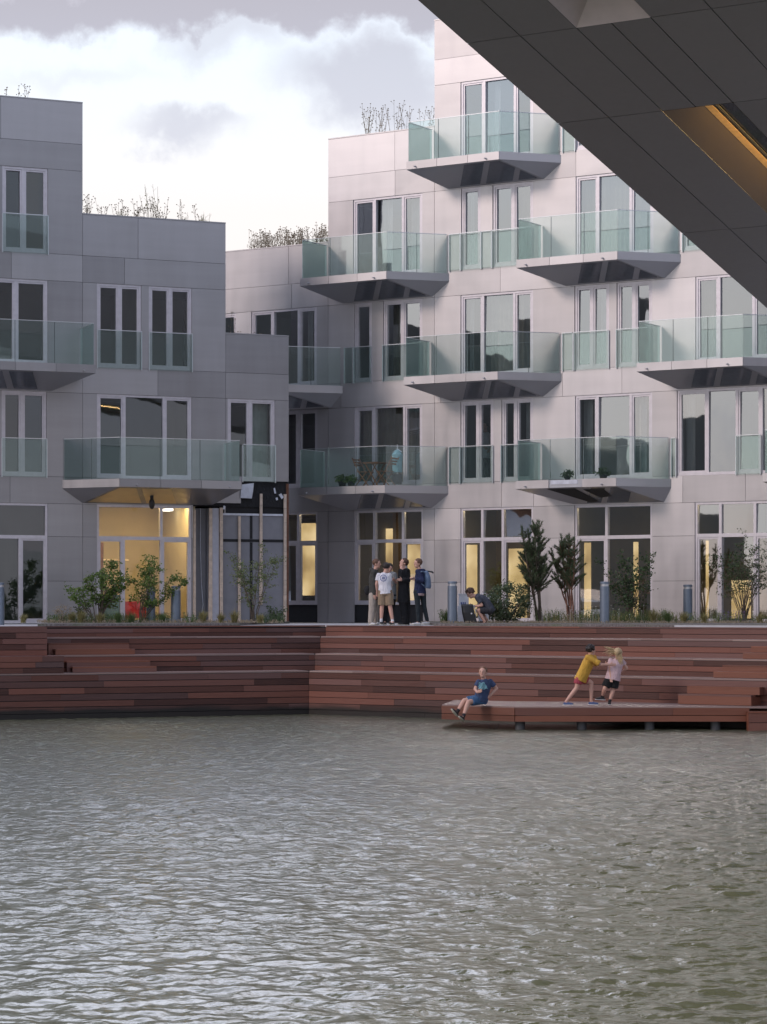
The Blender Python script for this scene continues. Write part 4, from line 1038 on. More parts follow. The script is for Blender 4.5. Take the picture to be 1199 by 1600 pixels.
# dry plants growing on the roofs
def roof_plants(pl, n, p0, p1, cnt, hmin, hmax, seed, m_='dry_stem', heads=True, yy=(.5, 1.6), clumps=None):
    rng = random.Random(seed); cr = MB(); z0 = ZB[n] + .8
    for i in range(cnt):
        px_ = rng.uniform(p0, p1) if not clumps else rng.choice(clumps) + rng.gauss(0, 3.2)
        c = pl.w(pl.u(px_), -rng.uniform(*yy), z0); L = rng.uniform(hmin, hmax)
        tip = c + Vector((rng.uniform(-.22, .22) * L, rng.uniform(-.2, .2) * L, L)); mid = c.lerp(tip, .55) + Vector((rng.uniform(-.03, .03), 0, 0))
        cr.tube([c, mid, tip], [.005, .004, .003], 4)
        for _ in range(rng.randint(2, 5)):
            s_ = mid.lerp(tip, rng.uniform(-.2, .9)); e_ = s_ + Vector((rng.uniform(-.1, .1), rng.uniform(-.05, .05), rng.uniform(.04, .13)))
            cr.tube([s_, e_], [.003, .0025], 3)
            if heads: cr.ell(e_, .02, .02, .013, nu=5, nv=3)
        if heads: cr.ell(tip, .024, .024, .015, nu=5, nv=3)
        for _ in range(3): leafy(cr, c.lerp(tip, rng.uniform(.2, .8)), 1, .05, .015, rng)
    o = cr.build('roof_plants', m_); tag(o, kind='stuff'); return o
roof_plants(RB, 3, 366, 512, 250, .75, 1.15, 81)
roof_plants(RB, 4, 545, 632, 34, 1.0, 1.5, 82, clumps=(552, 560, 572, 580, 600, 606, 616), yy=(.5, .8))
roof_plants(RB, 4, 636, 680, 14, .9, 1.25, 83)
roof_plants(LB, 3, 135, 325, 60, .55, 1.05, 84, clumps=(137, 147, 150, 173, 176, 198, 214, 228, 246, 250, 262, 264, 282, 288, 298, 326), yy=(.4, .8))
roof_plants(LB, 3, 250, 270, 7, 1.1, 1.5, 85, heads=False, clumps=(247, 262, 264), yy=(.4, .8), m_='grass_gold')
roof_plants(LB, 3, 296, 328, 30, .5, .72, 88, heads=False, clumps=(297, 326, 199), yy=(.4, .6), m_='grass_gold')
roof_plants(LB, 4, -20, 60, 16, .55, .9, 86, clumps=(2, 12, 40, 52), yy=(.4, .8))
roof_plants(LB, 2, 370, 378, 3, .8, 1.2, 87, clumps=(374,), yy=(.4, .6))
roof_plants(LB, 2, 370, 450, 14, .35, .5, 89, yy=(.5, 1.6))

# ================================================================== BOLLARDS AND SMALL THINGS
def bollard(px_, D, h_, r_, label):
    t_ = empty('bollard', gnd(px_, D, P), 0, label, 'bollard', 'steel bollard lights along the plaza edge')
    m_ = MB(); m_.tube([(0, 0, -.02), (0, 0, .02), (0, 0, h_ - .12)], [r_, r_, r_], 24); m_.build('post', 'bollard', t_, False)
    m_ = MB(); m_.tube([(0, 0, h_ - .12), (0, 0, h_ - .06)], [r_ * .86, r_ * .86], 20); m_.build('lens', 'bollard_cap', t_)
    m_ = MB(); m_.tube([(0, 0, h_ - .06), (0, 0, h_ - .01), (0, 0, h_)], [r_, r_, r_ * .9], 24); m_.build('cap', 'bollard', t_)
bollard(1, 64.8, 1.12, .12, 'grey steel bollard light cut by the left edge'); bollard(237, 65.4, 1.02, .12, 'grey steel bollard light half hidden by the bush before the lobby'); bollard(276, 65.3, 1.04, .13, 'grey steel bollard light standing clear before the lobby doors')
bollard(708, 63.5, 1.14, .125, 'grey steel bollard light between the standing group and the crouching person'); bollard(946, 63.3, 1.13, .125, 'grey steel bollard light at the plank edge in front of the spreading shrub'); bollard(1076, 66.0, 1.08, .125, 'grey steel bollard light in the bed before the bare wall, far right')
# balcony furniture (left balcony of the second row from the bottom, right building)
fz = ZB[1] - .085
def bal_root(name, px_, off, label, cat): q_ = RB.w(RB.u(px_, off), off, fz); return empty(name, q_, RB.ang, label, cat)
t_ = bal_root('folding_table', 587, .85, 'small folding wooden table on the planted balcony', 'table')
m_ = MB(); 
for i in range(6): m_.box(-.27, .27, -.27 + i * .09, -.19 + i * .09, .70, .72)
m_.box(-.27, .27, -.25, -.22, .675, .70); m_.box(-.27, .27, .22, .25, .675, .70); m_.build('tabletop', 'wood_chair', t_)
for sy in (-.22, .22):
    for sx in (-1, 1): m_ = MB(); m_.tube([(sx * .24, sy + .01 * sx, 0), (-sx * .22, sy + .01 * sx, .69)], .016, 6); m_.build('leg', 'wood_chair', t_)
def fold_chair(px_, off, sx, label):
    t_ = bal_root('folding_chair', px_, off, label, 'chair')
    m_ = MB()
    for i in range(5): m_.box(-.19 + i * .078, -.125 + i * .078, -.2, .2, .43, .447)
    m_.build('seat', 'wood_chair', t_)
    m_ = MB()
    for i in range(3): 
        z_ = .62 + i * .08; m_.box(-sx * (.26 + .03 * i) - .01, -sx * (.26 + .03 * i) + .01, -.2, .2, z_, z_ + .055)
    m_.build('backrest', 'wood_chair', t_)
    for sy in (-.2, .2):
        m_ = MB(); m_.tube([(sx * .24, sy, 0), (-sx * .12, sy, .45), (-sx * .34, sy, .86)], .016, 6); m_.build('leg', 'wood_chair', t_)
        m_ = MB(); m_.tube([(-sx * .24, sy * .93, 0), (sx * .17, sy * .93, .44)], .016, 6); m_.build('leg', 'wood_chair', t_)
fold_chair(572, .85, 1, 'folding wooden chair left of the small balcony table'); fold_chair(604, .85, -1, 'folding wooden chair right of the small balcony table, teal cloth behind it')
t_ = bal_root('clothes_rack', 622, .55, 'pale teal shirt hung on a stand on the planted balcony', 'clothes')
m_ = MB(); m_.tube([(0, 0, 0), (0, 0, 1.25)], .012, 6); m_.tube([(-.16, 0, 1.02), (0, 0, 1.12), (.16, 0, 1.02)], .01, 5); m_.tube([(-.14, 0, 0), (.14, 0, 0)], .012, 5); m_.build('stand', 'rail', t_)
m_ = MB(); m_.tube([(0, 0, .42), (0, 0, .7), (0, 0, .95), (0, 0, 1.08)], [.15, .15, .17, .06], 10); m_.build('shirt', 'cloth_teal', t_)
m_ = MB(); m_.box(-.13, .13, -.06, .06, .06, .36); m_.build('dark_cloth', 'short_grey', t_)
def potplant(px_, off, z_, label, r_, pl=RB, seed=5, lm='leaf_fresh'):
    q_ = pl.w(pl.u(px_, off), off, z_); t_ = empty('potted_plant', q_, 0, label, 'plant'); m_ = MB(); m_.tube([(0, 0, 0), (0, 0, r_)], [r_ * .6, r_ * .8], 14); m_.build('pot', 'black_mat', t_)
    rng = random.Random(seed); m_ = MB(); 
    for _ in range(110):
        d_ = Vector((rng.gauss(0, 1), rng.gauss(0, 1), abs(rng.gauss(0, 1)))).normalized() * r_ * rng.uniform(.5, 1.5); leafy(m_, Vector((0, 0, r_ * .9)) + d_, 3, .055, .025, rng)
    m_.build('foliage', lm, t_)
potplant(536, 1.2, fz, 'bushy green potted plant left of the balcony table, the left one of two', .16, seed=5); potplant(550, 1.2, fz, 'bushy green potted plant left of the balcony table, the right one of two', .15, seed=6)
potplant(888, 1.0, ZB[1] - .085, 'slim dark potted plant on the balcony with the missing fascia panel', .12, seed=7, lm='leaf_dark')
potplant(944, .7, ZB[1] - .085, 'low broad potted plant near the corner of the balcony with the missing fascia panel', .15, seed=8, lm='leaf_dark')
# lobby furniture
def lob(name, px_, off, mk, label, cat, m_): 
    mb = MB(); mk(mb); q_ = LB.w(LB.u(px_, off), off, P + .03); o = mb.build(name, m_); o.location = q_; o.rotation_euler = (0, 0, LB.ang); tag(o, label, cat); o.scale = (.78, .78, .78)
def armchair(mb):
    mb.box(-.35, .35, -.32, .3, .16, .42); mb.box(-.35, .35, .2, .34, .42, .78); mb.box(-.42, -.35, -.32, .34, .16, .58); mb.box(.35, .42, -.32, .34, .16, .58)
    for x in (-.34, .34):
        for y in (-.26, .28): mb.tube([(x, y, 0), (x, y, .16)], .02, 6)
lob('armchair', 209, -1.6, armchair, 'red armchair inside the lit lobby behind the open bush', 'chair', 'red_plastic')
lob('armchair', 163, -1.8, armchair, 'red armchair inside the lit lobby at its left side', 'chair', 'red_plastic')
def cabinet(mb): mb.box(-.3, .3, -.2, .2, .06, .98); mb.box(-.32, .32, -.22, .22, .98, 1.02); mb.box(-.28, .28, -.18, .18, 0, .06)
lob('cabinet', 174, -1.2, cabinet, 'dark teal cabinet inside the lit lobby behind the leftmost bush', 'cabinet', 'teal_plastic')
# black bag, crate and cup by the crouching person
D_ = 63.6
t_ = empty('bag', gnd(736, D_, P), 0, 'black upright rolltop bag with a small white mark, before the crouching person', 'bag')
def px2(px_, py, o=0): q_ = pix(px_, py, D_ + o); return q_ - t_.location
m_ = MB()
zt_ = px2(736, 944).z
secs = [(-.18 + .03, .12, 0.0), (-.17, .155, .06), (-.155, .165, zt_ * .6), (-.19, .16, zt_ * .95), (-.17, .13, zt_)]
lo_ = [(Vector((.02, 0, 0.0)), .155, .10), (Vector((.0, 0, .10)), .17, .11), (Vector((-.05, 0, zt_ * .6)), .165, .11), (Vector((-.08, 0, zt_ * .93)), .16, .08), (Vector((-.08, 0, zt_)), .15, .03)]
n_ = 16; b0 = len(m_.v)
for c, a, b in lo_:
    for j in range(n_):
        an = 2 * math.pi * j / n_; ca, sa = math.cos(an), math.sin(an); m_.v.append((c.x + a * math.copysign(abs(ca) ** .6, ca), c.y + b * math.copysign(abs(sa) ** .6, sa), c.z))
for i in range(4):
    for j in range(n_): m_.face((b0 + i * n_ + j, b0 + i * n_ + (j + 1) % n_, b0 + (i + 1) * n_ + (j + 1) % n_, b0 + (i + 1) * n_ + j), .5)
m_.face([b0 + j for j in range(n_)][::-1], .5); m_.face([b0 + 4 * n_ + j for j in range(n_)], .5)
m_.build('bag_body', 'black_gloss', t_)
m_ = MB(); m_.ell((.03, -.108, .30), .022, .006, .022, nu=8, nv=5); m_.build('mark', 'tee_white', t_)
m_ = MB(); m_.tube([(.13, -.02, .02), (.15, -.05, .35), (.08, -.04, zt_ - .02)], .014, 6); m_.build('strap', 'rail', t_)
t_ = empty('crate', gnd(724, 64.3, P), 0, 'pale translucent box standing behind the black bag', 'box')
m_ = MB(); m_.box(-.13, .17, -.1, .12, 0, .50); m_.build('stand', 'white_tape', t_)
m_ = MB(); m_.box(-.10, .16, -.09, .10, .505, .80); m_.box(-.115, .175, -.105, .115, .80, .825); m_.build('box', 'paper', t_)
m_ = MB(); 
for x, c in ((-.05, 0), (.0, 0), (.05, 0)): m_.box(x, x + .03, -.096, -.092, .54, .60)
m_.build('blue_mark', 'print_navy', t_)
t_ = empty('shopping_bag', gnd(757, 64.6, P), 0, 'white carrier bag with handles behind the back of the crouching person', 'bag')
m_ = MB(); m_.prism([(-.15, -.1), (.15, -.1), (.15, .1), (-.15, .1)], .0, .72); m_.v = [(x * (.85 + .2 * z), y * (.9), z) for x, y, z in m_.v]; m_.build('bag_body', 'paper', t_)
m_ = MB(); m_.tube([(-.08, 0, .71), (-.06, 0, .84), (.06, 0, .84), (.08, 0, .71)], .008, 5); m_.build('handle', 'paper', t_)

# ================================================================== PEOPLE
def remesh(o, vox, smooth=2, sub=0):
    md = o.modifiers.new('r', 'REMESH'); md.mode = 'VOXEL'; md.voxel_size = vox; md.use_smooth_shade = True
    if smooth: s_ = o.modifiers.new('s', 'SMOOTH'); s_.iterations = smooth; s_.factor = .5
    dg = bpy.context.evaluated_depsgraph_get(); me = bpy.data.meshes.new_from_object(o.evaluated_get(dg))
    old = o.data; mats = [m for m in old.materials]; o.modifiers.clear(); o.data = me
    if not len(me.materials):
        for m in mats: me.materials.append(m)
    me.polygons.foreach_set('use_smooth', [True] * len(me.polygons)); bpy.data.meshes.remove(old); return o
def loft(mb, secs, ax_list, dp=None, n=16):
    """secs: (centre, half width, half depth); closed body of elliptical sections across axis ax"""
    b0 = len(mb.v); k = len(secs)
    for i, (c, a, b) in enumerate(secs):
        t_ = (Vector(secs[min(i + 1, k - 1)][0]) - Vector(secs[max(i - 1, 0)][0])).normalized(); ax = ax_list[i]; ax = (ax - t_ * ax.dot(t_)).normalized(); fy = t_.cross(ax)
        for j in range(n):
            an = 2 * math.pi * j / n; mb.v.append(tuple(Vector(c) + ax * a * math.cos(an) + fy * b * math.sin(an)))
    for i in range(k - 1):
        for j in range(n): mb.face((b0 + i * n + j, b0 + i * n + (j + 1) % n, b0 + (i + 1) * n + (j + 1) % n, b0 + (i + 1) * n + j), .5)
    mb.face([b0 + j for j in range(n)][::-1], .5); mb.face([b0 + (k - 1) * n + j for j in range(n)], .5)
def hand(mb, wr, d_, side, s=1., curl=.5):
    """palm and five bent fingers; d_ = direction of the hand, side = thumb side"""
    d_ = d_.normalized(); side = (side - d_ * side.dot(d_)).normalized(); nrm = d_.cross(side)
    pc = wr + d_ * .045 * s
    loft(mb, [(wr - d_ * .01, .026 * s, .02 * s), (wr + d_ * .03 * s, .036 * s, .017 * s), (wr + d_ * .08 * s, .04 * s, .014 * s), (wr + d_ * .092 * s, .036 * s, .01 * s)], [side] * 4, n=10)
    for i, (o_, L) in enumerate(((.030, .070), (.010, .080), (-.011, .074), (-.031, .058))):
        p = wr + d_ * .085 * s + side * o_ * s; dd = d_
        for q in range(3):
            dd = (dd + nrm * math.tan(curl * .55)).normalized(); e_ = p + dd * L * s / 3 * (1.15 - .15 * q); mb.cap(p, e_, (.0092 - .0007 * q) * s, (.0085 - .0008 * q) * s, 7); p = e_
    p = wr + d_ * .025 * s + side * .03 * s; dd = (d_ * .6 + side * .8 + nrm * .3).normalized()
    for q in range(2): e_ = p + dd * .034 * s; mb.cap(p, e_, .0112 * s, .0098 * s, 7); p = e_; dd = (dd + d_ * .5 + nrm * .25).normalized()
def person(label, D, T, J, face, clothes, hair, s=1.0, ground=None, group=None, curl=.5, hairlong=0, headup=Vector((0, 0, 1)), foot=.25, shift=True, eyes=True, headr=1.0, thumbs=(Vector((1, 0, 0)), Vector((-1, 0, 0)))):
    """T maps table coordinates to photo pixels; J: joint -> (x, y, depth offset)"""
    Q = {k: pix(*T(v[0], v[1]), D + v[2]) for k, v in J.items()}
    hips = (Q['hipL'] + Q['hipR']) / 2
    if ground is not None and shift:
        low = min(Q['ankL'].z, Q['ankR'].z) - .085 * s; dz_ = ground - low
        for k in Q: Q[k].z += dz_
        hips.z += dz_
    base = Vector((hips.x, hips.y, ground if ground is not None else hips.z)); root = empty('person', base, 0, label, 'person', group)
    Q = {k: v_ - base for k, v_ in Q.items()}; hips = hips - base
    sh = (Q['shL'] + Q['shR']) / 2; ax_s = (Q['shL'] - Q['shR']).normalized(); ax_h = (Q['hipL'] - Q['hipR']).normalized()
    hd = Q['head']; spine = (sh - hips).normalized(); chest = hips.lerp(sh, .72) ; waist = hips.lerp(sh, .36)
    if 'back' in Q: waist = Q['back']; chest = waist.lerp(sh, .6)
    hw = max((Q['shL'] - Q['shR']).length / 2, .15 * s)
    fd = Vector(face).normalized(); hu = headup.normalized(); rt = fd.cross(hu).normalized(); hu = rt.cross(fd)
    mtx = Matrix((rt, fd, hu)).transposed(); hs = s ** .35 * headr * 1.07; hd = hd - hu * .012
    axm = (ax_s + ax_h).normalized()
    def torso(mb, g, lowz=.0, neck=True):
        se = [(hips - spine * (.06 + lowz) * s, .10 * s + g, .085 * s + g), (hips - spine * .0, .158 * s + g, .105 * s + g), (waist, .132 * s + g, .095 * s + g), (chest, .155 * s + g, .112 * s + g), (sh - spine * .03 * s, hw * .92 + g, .085 * s + g), (sh + spine * .035 * s, .085 * s + g, .06 * s + g)]
        loft(mb, se, [ax_h, ax_h, axm, ax_s, ax_s, ax_s])
    def torso_top(mb, g, drop):
        lowp = hips - spine * drop * s
        se = [(lowp, .158 * s + g * 1.5, .108 * s + g * 1.6), (hips, .158 * s + g * 1.2, .106 * s + g * 1.3), (waist, .138 * s + g * 1.3, .10 * s + g * 1.3), (chest, .158 * s + g, .113 * s + g), (sh - spine * .03 * s, hw * .93 + g, .086 * s + g), (sh + spine * .030 * s, hw * .62, .072 * s + g * .6), (sh + spine * .075 * s, .062 * s, .058 * s)]
        loft(mb, se, [ax_h, ax_h, axm, ax_s, ax_s, ax_s, ax_s])
    b = MB(); torso(b, -.004)
    neck0 = sh + spine * .01; b.cap(neck0, hd - hu * .07 * hs - fd * .01, .055 * s, .05 * hs)
    b.ell(hd + hu * .018 * hs, .077 * hs, .093 * hs, .098 * hs, mtx, 14, 10); b.ell(hd - hu * .055 * hs + fd * .022 * hs, .056 * hs, .064 * hs, .060 * hs, mtx, 12, 8)
    b.ell(hd - hu * .012 * hs + fd * .092 * hs, .012 * hs, .02 * hs, .024 * hs, mtx, 8, 6)
    b.ell(hd - hu * .094 * hs + fd * .062 * hs, .022 * hs, .02 * hs, .016 * hs, mtx, 8, 6)
    for e_ in (-1, 1): b.ell(hd + rt * .077 * hs * e_ - hu * .01 * hs - fd * .008 * hs, .010 * hs, .02 * hs, .030 * hs, mtx, 8, 6)
    for S, th in (('L', thumbs[0]), ('R', thumbs[1])):
        b.cap(Q['sh' + S], Q['el' + S], .048 * s, .038 * s); b.cap(Q['el' + S], Q['wr' + S], .039 * s, .026 * s)
        dh = (Q['wr' + S] - Q['el' + S]).normalized() if 'hd' + S not in Q else (Q['hd' + S] - Q['wr' + S]).normalized()
        hand(b, Q['wr' + S] + dh * .01, dh, th, s, curl)
        b.cap(Q['hip' + S], Q['kn' + S], .083 * s, .056 * s, 12); b.cap(Q['kn' + S], Q['kn' + S].lerp(Q['ank' + S], .35), .055 * s, .056 * s, 12); b.cap(Q['kn' + S].lerp(Q['ank' + S], .35), Q['ank' + S], .056 * s, .036 * s, 12)
        b.cap(Q['ank' + S], Q['toe' + S].lerp(Q['ank' + S], .8) , .036 * s, .03 * s)
    bo = b.build('body', 'skin', root); remesh(bo, .0085, 1)
    c = clothes
    # top
    m_ = MB(); g = c.get('g', .016); torso_top(m_, g, c.get('drop', .10)); sl = c.get('sleeve', .55)
    for S in 'LR':
        a_, e_, w_ = Q['sh' + S], Q['el' + S], Q['wr' + S]
        if sl <= 1: m_.ell(a_, .052 * s + g * .6, .052 * s + g * .6, .052 * s + g * .6); m_.tube([a_, a_.lerp(e_, sl * .5), a_.lerp(e_, sl)], [.050 * s + g * .6, .050 * s + g * .6, .052 * s + g * .7], 12)
        else: m_.cap(a_, e_, .052 * s + g, .042 * s + g); m_.cap(e_, e_.lerp(w_, sl - 1), .042 * s + g, .032 * s + g)
    if c.get('hood'): m_.ell(sh + spine * .055 - fd * .07, .10, .075, .06, mtx, 12, 8)
    to = m_.build('top', c['top'], root); remesh(to, .013, 3)
    # trousers
    m_ = MB(); g2 = c.get('g2', .014); tl = c.get('leg', 1.95)
    se = [(hips - spine * .09 * s, .13 * s + g2, .105 * s + g2), (hips, .160 * s + g2 * .8, .108 * s + g2 * .8), (hips + spine * .07 * s, .145 * s + g2 * .5, .10 * s + g2 * .5)]; loft(m_, se, [ax_h] * 3)
    for S in 'LR':
        a_, k_, n_ = Q['hip' + S], Q['kn' + S], Q['ank' + S]; fl = c.get('flare', 0)
        if tl <= 1: m_.ell(a_, .084 * s + g2, .084 * s + g2, .084 * s + g2); m_.tube([a_, a_.lerp(k_, tl * .5), a_.lerp(k_, tl)], [.084 * s + g2, .078 * s + g2 + fl, .072 * s + g2 + fl * 1.3], 14)
        else: m_.cap(a_, k_, .084 * s + g2, .060 * s + g2 + fl, 12); m_.cap(k_, k_.lerp(n_, min(tl - 1, .97)), .060 * s + g2 + fl, .042 * s + g2 + fl, 12)
    tr_ = m_.build('trousers' if tl > 1.2 else 'shorts', c['bottom'], root); remesh(tr_, .013, 3)
    # hair
    m_ = MB(); rng = random.Random(hash(label) % 1000 if False else len(label)); hc = hd + hu * .038 * hs - fd * .02 * hs
    m_.ell(hc, .090 * hs, .100 * hs, .094 * hs, mtx, 16, 12)
    vol = hair[1]
    for i in range(60):
        d_ = Vector((rng.uniform(-1, 1), rng.uniform(-1, .55), rng.uniform(-.35, 1))).normalized(); p = hc + mtx @ Vector((d_.x * .080, d_.y * .086, d_.z * .080)) * hs * (1 + .25 * max(0, vol - .9)); r_ = rng.uniform(.012, .02) * vol * hs; m_.ell(p, r_, r_, r_, None, 6, 4)
    for i in range(hairlong):
        e_ = rng.uniform(-1, 1); p = hd + rt * .075 * e_ * hs - fd * .05 * hs * (1 - .6 * abs(e_)); m_.cap(p + hu * .04, p - hu * rng.uniform(.06, .11) * hs, .022, .016, 6)
    ho = m_.build('hair', hair[0], root); remesh(ho, .009, 0)
    # cut the hair back from the face by moving points inside the head
    for v_ in ho.data.vertices:
        r_ = v_.co - hd; f_, u_ = r_.dot(fd), r_.dot(hu)
        if f_ > .045 * hs and u_ < .062 * hs: v_.co -= fd * (f_ - .03 * hs)
    if eyes:
        for e_ in (-1, 1): m_ = MB(); m_.ell(hd + rt * .031 * hs * e_ + hu * .016 * hs + fd * .083 * hs, .012 * hs, .008, .007 * hs, mtx, 8, 5); m_.build('eye', 'eye', root)
        m_ = MB(); m_.ell(hd - hu * .052 * hs + fd * .080 * hs, .022 * hs, .010, .007 * hs, mtx, 8, 5); m_.build('mouth', 'lips', root)
    # socks and shoes
    for S in 'LR':
        a_, t_ = Q['ank' + S], Q['toe' + S]; fdv = (t_ - a_); kd = (Q['kn' + S] - a_).normalized()
        hv = fdv - kd * fdv.dot(kd) if c.get('freefoot') else Vector((fdv.x, fdv.y, 0)); hv = hv.normalized(); dn = -kd if c.get('freefoot') else Vector((0, 0, -1))
        sd = hv.cross(-dn).normalized(); heel = a_ + dn * .052 * s - hv * .05 * s; toe = a_ + dn * .055 * s + hv * .165 * s
        m_ = MB(); loft(m_, [(heel - hv * .015, .024 * s, .022 * s), (heel + hv * .02, .037 * s, .040 * s), (heel.lerp(toe, .55), .042 * s, .034 * s), (toe - hv * .02, .044 * s, .024 * s), (toe + hv * .02, .024 * s, .014 * s)], [sd] * 5, n=12)
        m_.cap(heel + hv * .045 - dn * .01, heel.lerp(toe, .5) - dn * .012, .038 * s, .030 * s)
        so = m_.build('shoe', c['shoe'], root); remesh(so, .010, 1)
        m_ = MB(); loft(m_, [(heel - hv * .028 + dn * .030, .020 * s, .013 * s), (heel + hv * .02 + dn * .030, .042 * s, .014 * s), (heel.lerp(toe, .6) + dn * .026, .048 * s, .013 * s), (toe + hv * .028 + dn * .020, .026 * s, .011 * s)], [sd] * 4, n=12)
        m_.build('sole', c.get('sole', 'sole'), so, True)
        if c.get('sock'): m_ = MB(); m_.cap(a_ + kd * c.get('sockh', .09), a_ + dn * .01, .042 * s, .040 * s); m_.build('sock', c['sock'], root, True)
    if c.get('badge'):
        pass
    return root, Q, dict(sh=sh, hips=hips, chest=chest, waist=waist, spine=spine, fd=fd, hu=hu, rt=rt, hd=hd, ax=ax_s)
Z5 = lambda x, y: (560 + x / 4.996, 850 + y / 4.993)
GR = 'people standing and talking on the plaza edge'
PD = 63.75
# grey hooded top, seen from the side
person('person in dark grey hooded top and wide beige trousers, leftmost of the standing group', PD + .35, Z5,
    dict(head=(150, 140, 0), shL=(140, 205, .16), shR=(122, 210, -.17), elL=(150, 290, .2), elR=(125, 300, -.2), wrL=(165, 345, .12), wrR=(133, 378, -.2), hipL=(135, 385, .10), hipR=(118, 388, -.10), knL=(140, 485, .12), knR=(115, 488, -.10), ankL=(142, 592, .14), ankR=(103, 595, -.10), toeL=(172, 605, .05), toeR=(128, 610, -.2)),
    (1, -.25, -.05), dict(top='hoodie_grey', bottom='trouser_beige', shoe='shoe_white', sleeve=1.92, leg=1.97, g=.026, g2=.024, flare=.012, hood=1, drop=.13), ('hair_mid', .8), ground=P, group=GR)
# white T-shirt, back to the camera
r_, Q, K = person('person in white T-shirt with a round blue print and khaki shorts, back turned', PD - .25, Z5,
    dict(head=(226, 160, .04), shL=(165, 222, .02), shR=(246, 222, 0), elL=(147, 292, -.02), elR=(252, 292, .03), wrL=(152, 345, .08), wrR=(262, 345, .02), hipL=(192, 350, 0), hipR=(240, 350, 0), knL=(190, 455, .02), knR=(252, 455, -.02), ankL=(184, 580, .02), ankR=(274, 585, -.05), toeL=(190, 612, .28), toeR=(280, 625, -.28)),
    (.35, .9, -.25), dict(top='tee_white', bottom='short_khaki', shoe='shoe_black', sleeve=.62, leg=1.0, g=.022, g2=.026, flare=.01, sock='sock_white', drop=.06, sockh=.14), ('hair_dark', 1.0), ground=P, group=GR, thumbs=(Vector((1, 0, 0)), Vector((-1, 0, 0))))
def ring(mb, c, ax, up_, r0, r1, n=20):
    b_ = len(mb.v)
    for j in range(n):
        a = 2 * math.pi * j / n
        for r in (r0, r1): mb.v.append(tuple(c + ax * r * math.cos(a) + up_ * r * math.sin(a)))
    for j in range(n): k = (j + 1) % n; mb.face((b_ + 2 * j, b_ + 2 * j + 1, b_ + 2 * k + 1, b_ + 2 * k), .5)
m_ = MB(); c_ = K['sh'].lerp(K['hips'], .17) + Vector((-.02, -.136, 0)); ring(m_, c_, Vector((1, 0, 0)), Vector((0, .10, 1)).normalized(), .072, .088)
for dx_ in (-.03, 0, .03): m_.add([c_ + Vector(v_) for v_ in ((dx_ - .012, -.004, -.035), (dx_ + .004, -.004, -.035), (dx_ + .016, -.002, .035), (dx_, -.002, .035))], [(0, 1, 2, 3)])
m_.build('print', 'print_navy', r_)
# grey T-shirt behind
person('person in grey T-shirt and black trousers, mostly hidden behind the white T-shirt', PD + .45, Z5,
    dict(head=(250, 172, 0), shL=(238, 218, .12), shR=(288, 222, -.10), elL=(240, 290, .15), elR=(303, 285, -.10), wrL=(262, 300, .0), wrR=(292, 272, -.25), hipL=(238, 385, .06), hipR=(275, 385, -.06), knL=(225, 485, .06), knR=(270, 485, -.06), ankL=(212, 590, .06), ankR=(262, 590, -.06), toeL=(215, 612, -.15), toeR=(250, 612, -.25)),
    (.1, -1, -.3), dict(top='tee_grey', bottom='cloth_black', shoe='shoe_black', sleeve=.6, leg=1.95, g=.02), ('hair_dark', 1.0), ground=P, group=GR, thumbs=(Vector((0, 0, 1)), Vector((0, 0, 1))))
# black clad, hand on chin
person('person all in black with loose trousers, hand at the chin and looking up', PD + .1, Z5,
    dict(head=(360, 128, 0), shL=(390, 195, .10), shR=(338, 195, -.12), elL=(395, 265, -.08), elR=(333, 268, -.16), wrL=(352, 262, -.20), wrR=(345, 190, -.16), hdR=(342, 168, -.13), hipL=(378, 375, .06), hipR=(345, 375, -.06), knL=(385, 480, .06), knR=(355, 480, -.06), ankL=(388, 588, .06), ankR=(368, 588, -.06), toeL=(360, 608, -.02), toeR=(335, 608, -.1)),
    (-.82, -.35, .35), dict(top='cloth_black', bottom='short_black', shoe='shoe_black', sleeve=1.9, leg=1.97, g=.026, g2=.024, flare=.016, hood=1, drop=.22), ('hair_brown', 1.25), ground=P, group=GR, curl=.9, thumbs=(Vector((0, 0, 1)), Vector((1, 0, 0))))
# navy sweater, phone, backpack
r_, Q, K = person('person in navy sweater and dark jeans holding a phone, blue backpack on the back', PD - .05, Z5,
    dict(head=(470, 130, 0), shL=(512, 195, .12), shR=(470, 197, -.13), elL=(530, 262, .05), elR=(505, 268, -.18), wrL=(478, 258, -.04), wrR=(455, 258, -.22), hipL=(508, 355, .07), hipR=(462, 355, -.07), knL=(518, 468, .06), knR=(470, 470, -.06), ankL=(545, 582, .06), ankR=(474, 588, -.06), toeL=(520, 605, .0), toeR=(450, 608, -.1)),
    (-.9, -.35, .0), dict(top='navy', bottom='jeans_dark', shoe='shoe_white', sleeve=1.9, leg=1.95, g=.024, g2=.008, drop=.04), ('hair_mid', 1.0), ground=P, group=GR, curl=.7, hairlong=12, thumbs=(Vector((0, 0, 1)), Vector((0, 0, 1))))
m_ = MB(); loft(m_, [(K['hips'] - K['spine'] * .10, .150, .118), (K['hips'] - K['spine'] * .02, .168, .128)], [K['ax']] * 2); m_.build('shirt_hem', 'hem_pink', r_, True)
ph = MB(); c_ = r_.location + Q['wrR'] + Vector((-.10, -.02, .03)); ph.box(-.065, .065, -.036, .036, -.005, .005); o = ph.build('phone', 'black_gloss'); o.location = c_; o.rotation_euler = (.3, -.3, .2); tag(o, 'black phone held by the person in the navy sweater', 'phone')
bp = empty('backpack', r_.location + K['chest'] + Vector((.15, .02, -.05)), 0, 'pale blue backpack on the back of the person in navy', 'backpack')
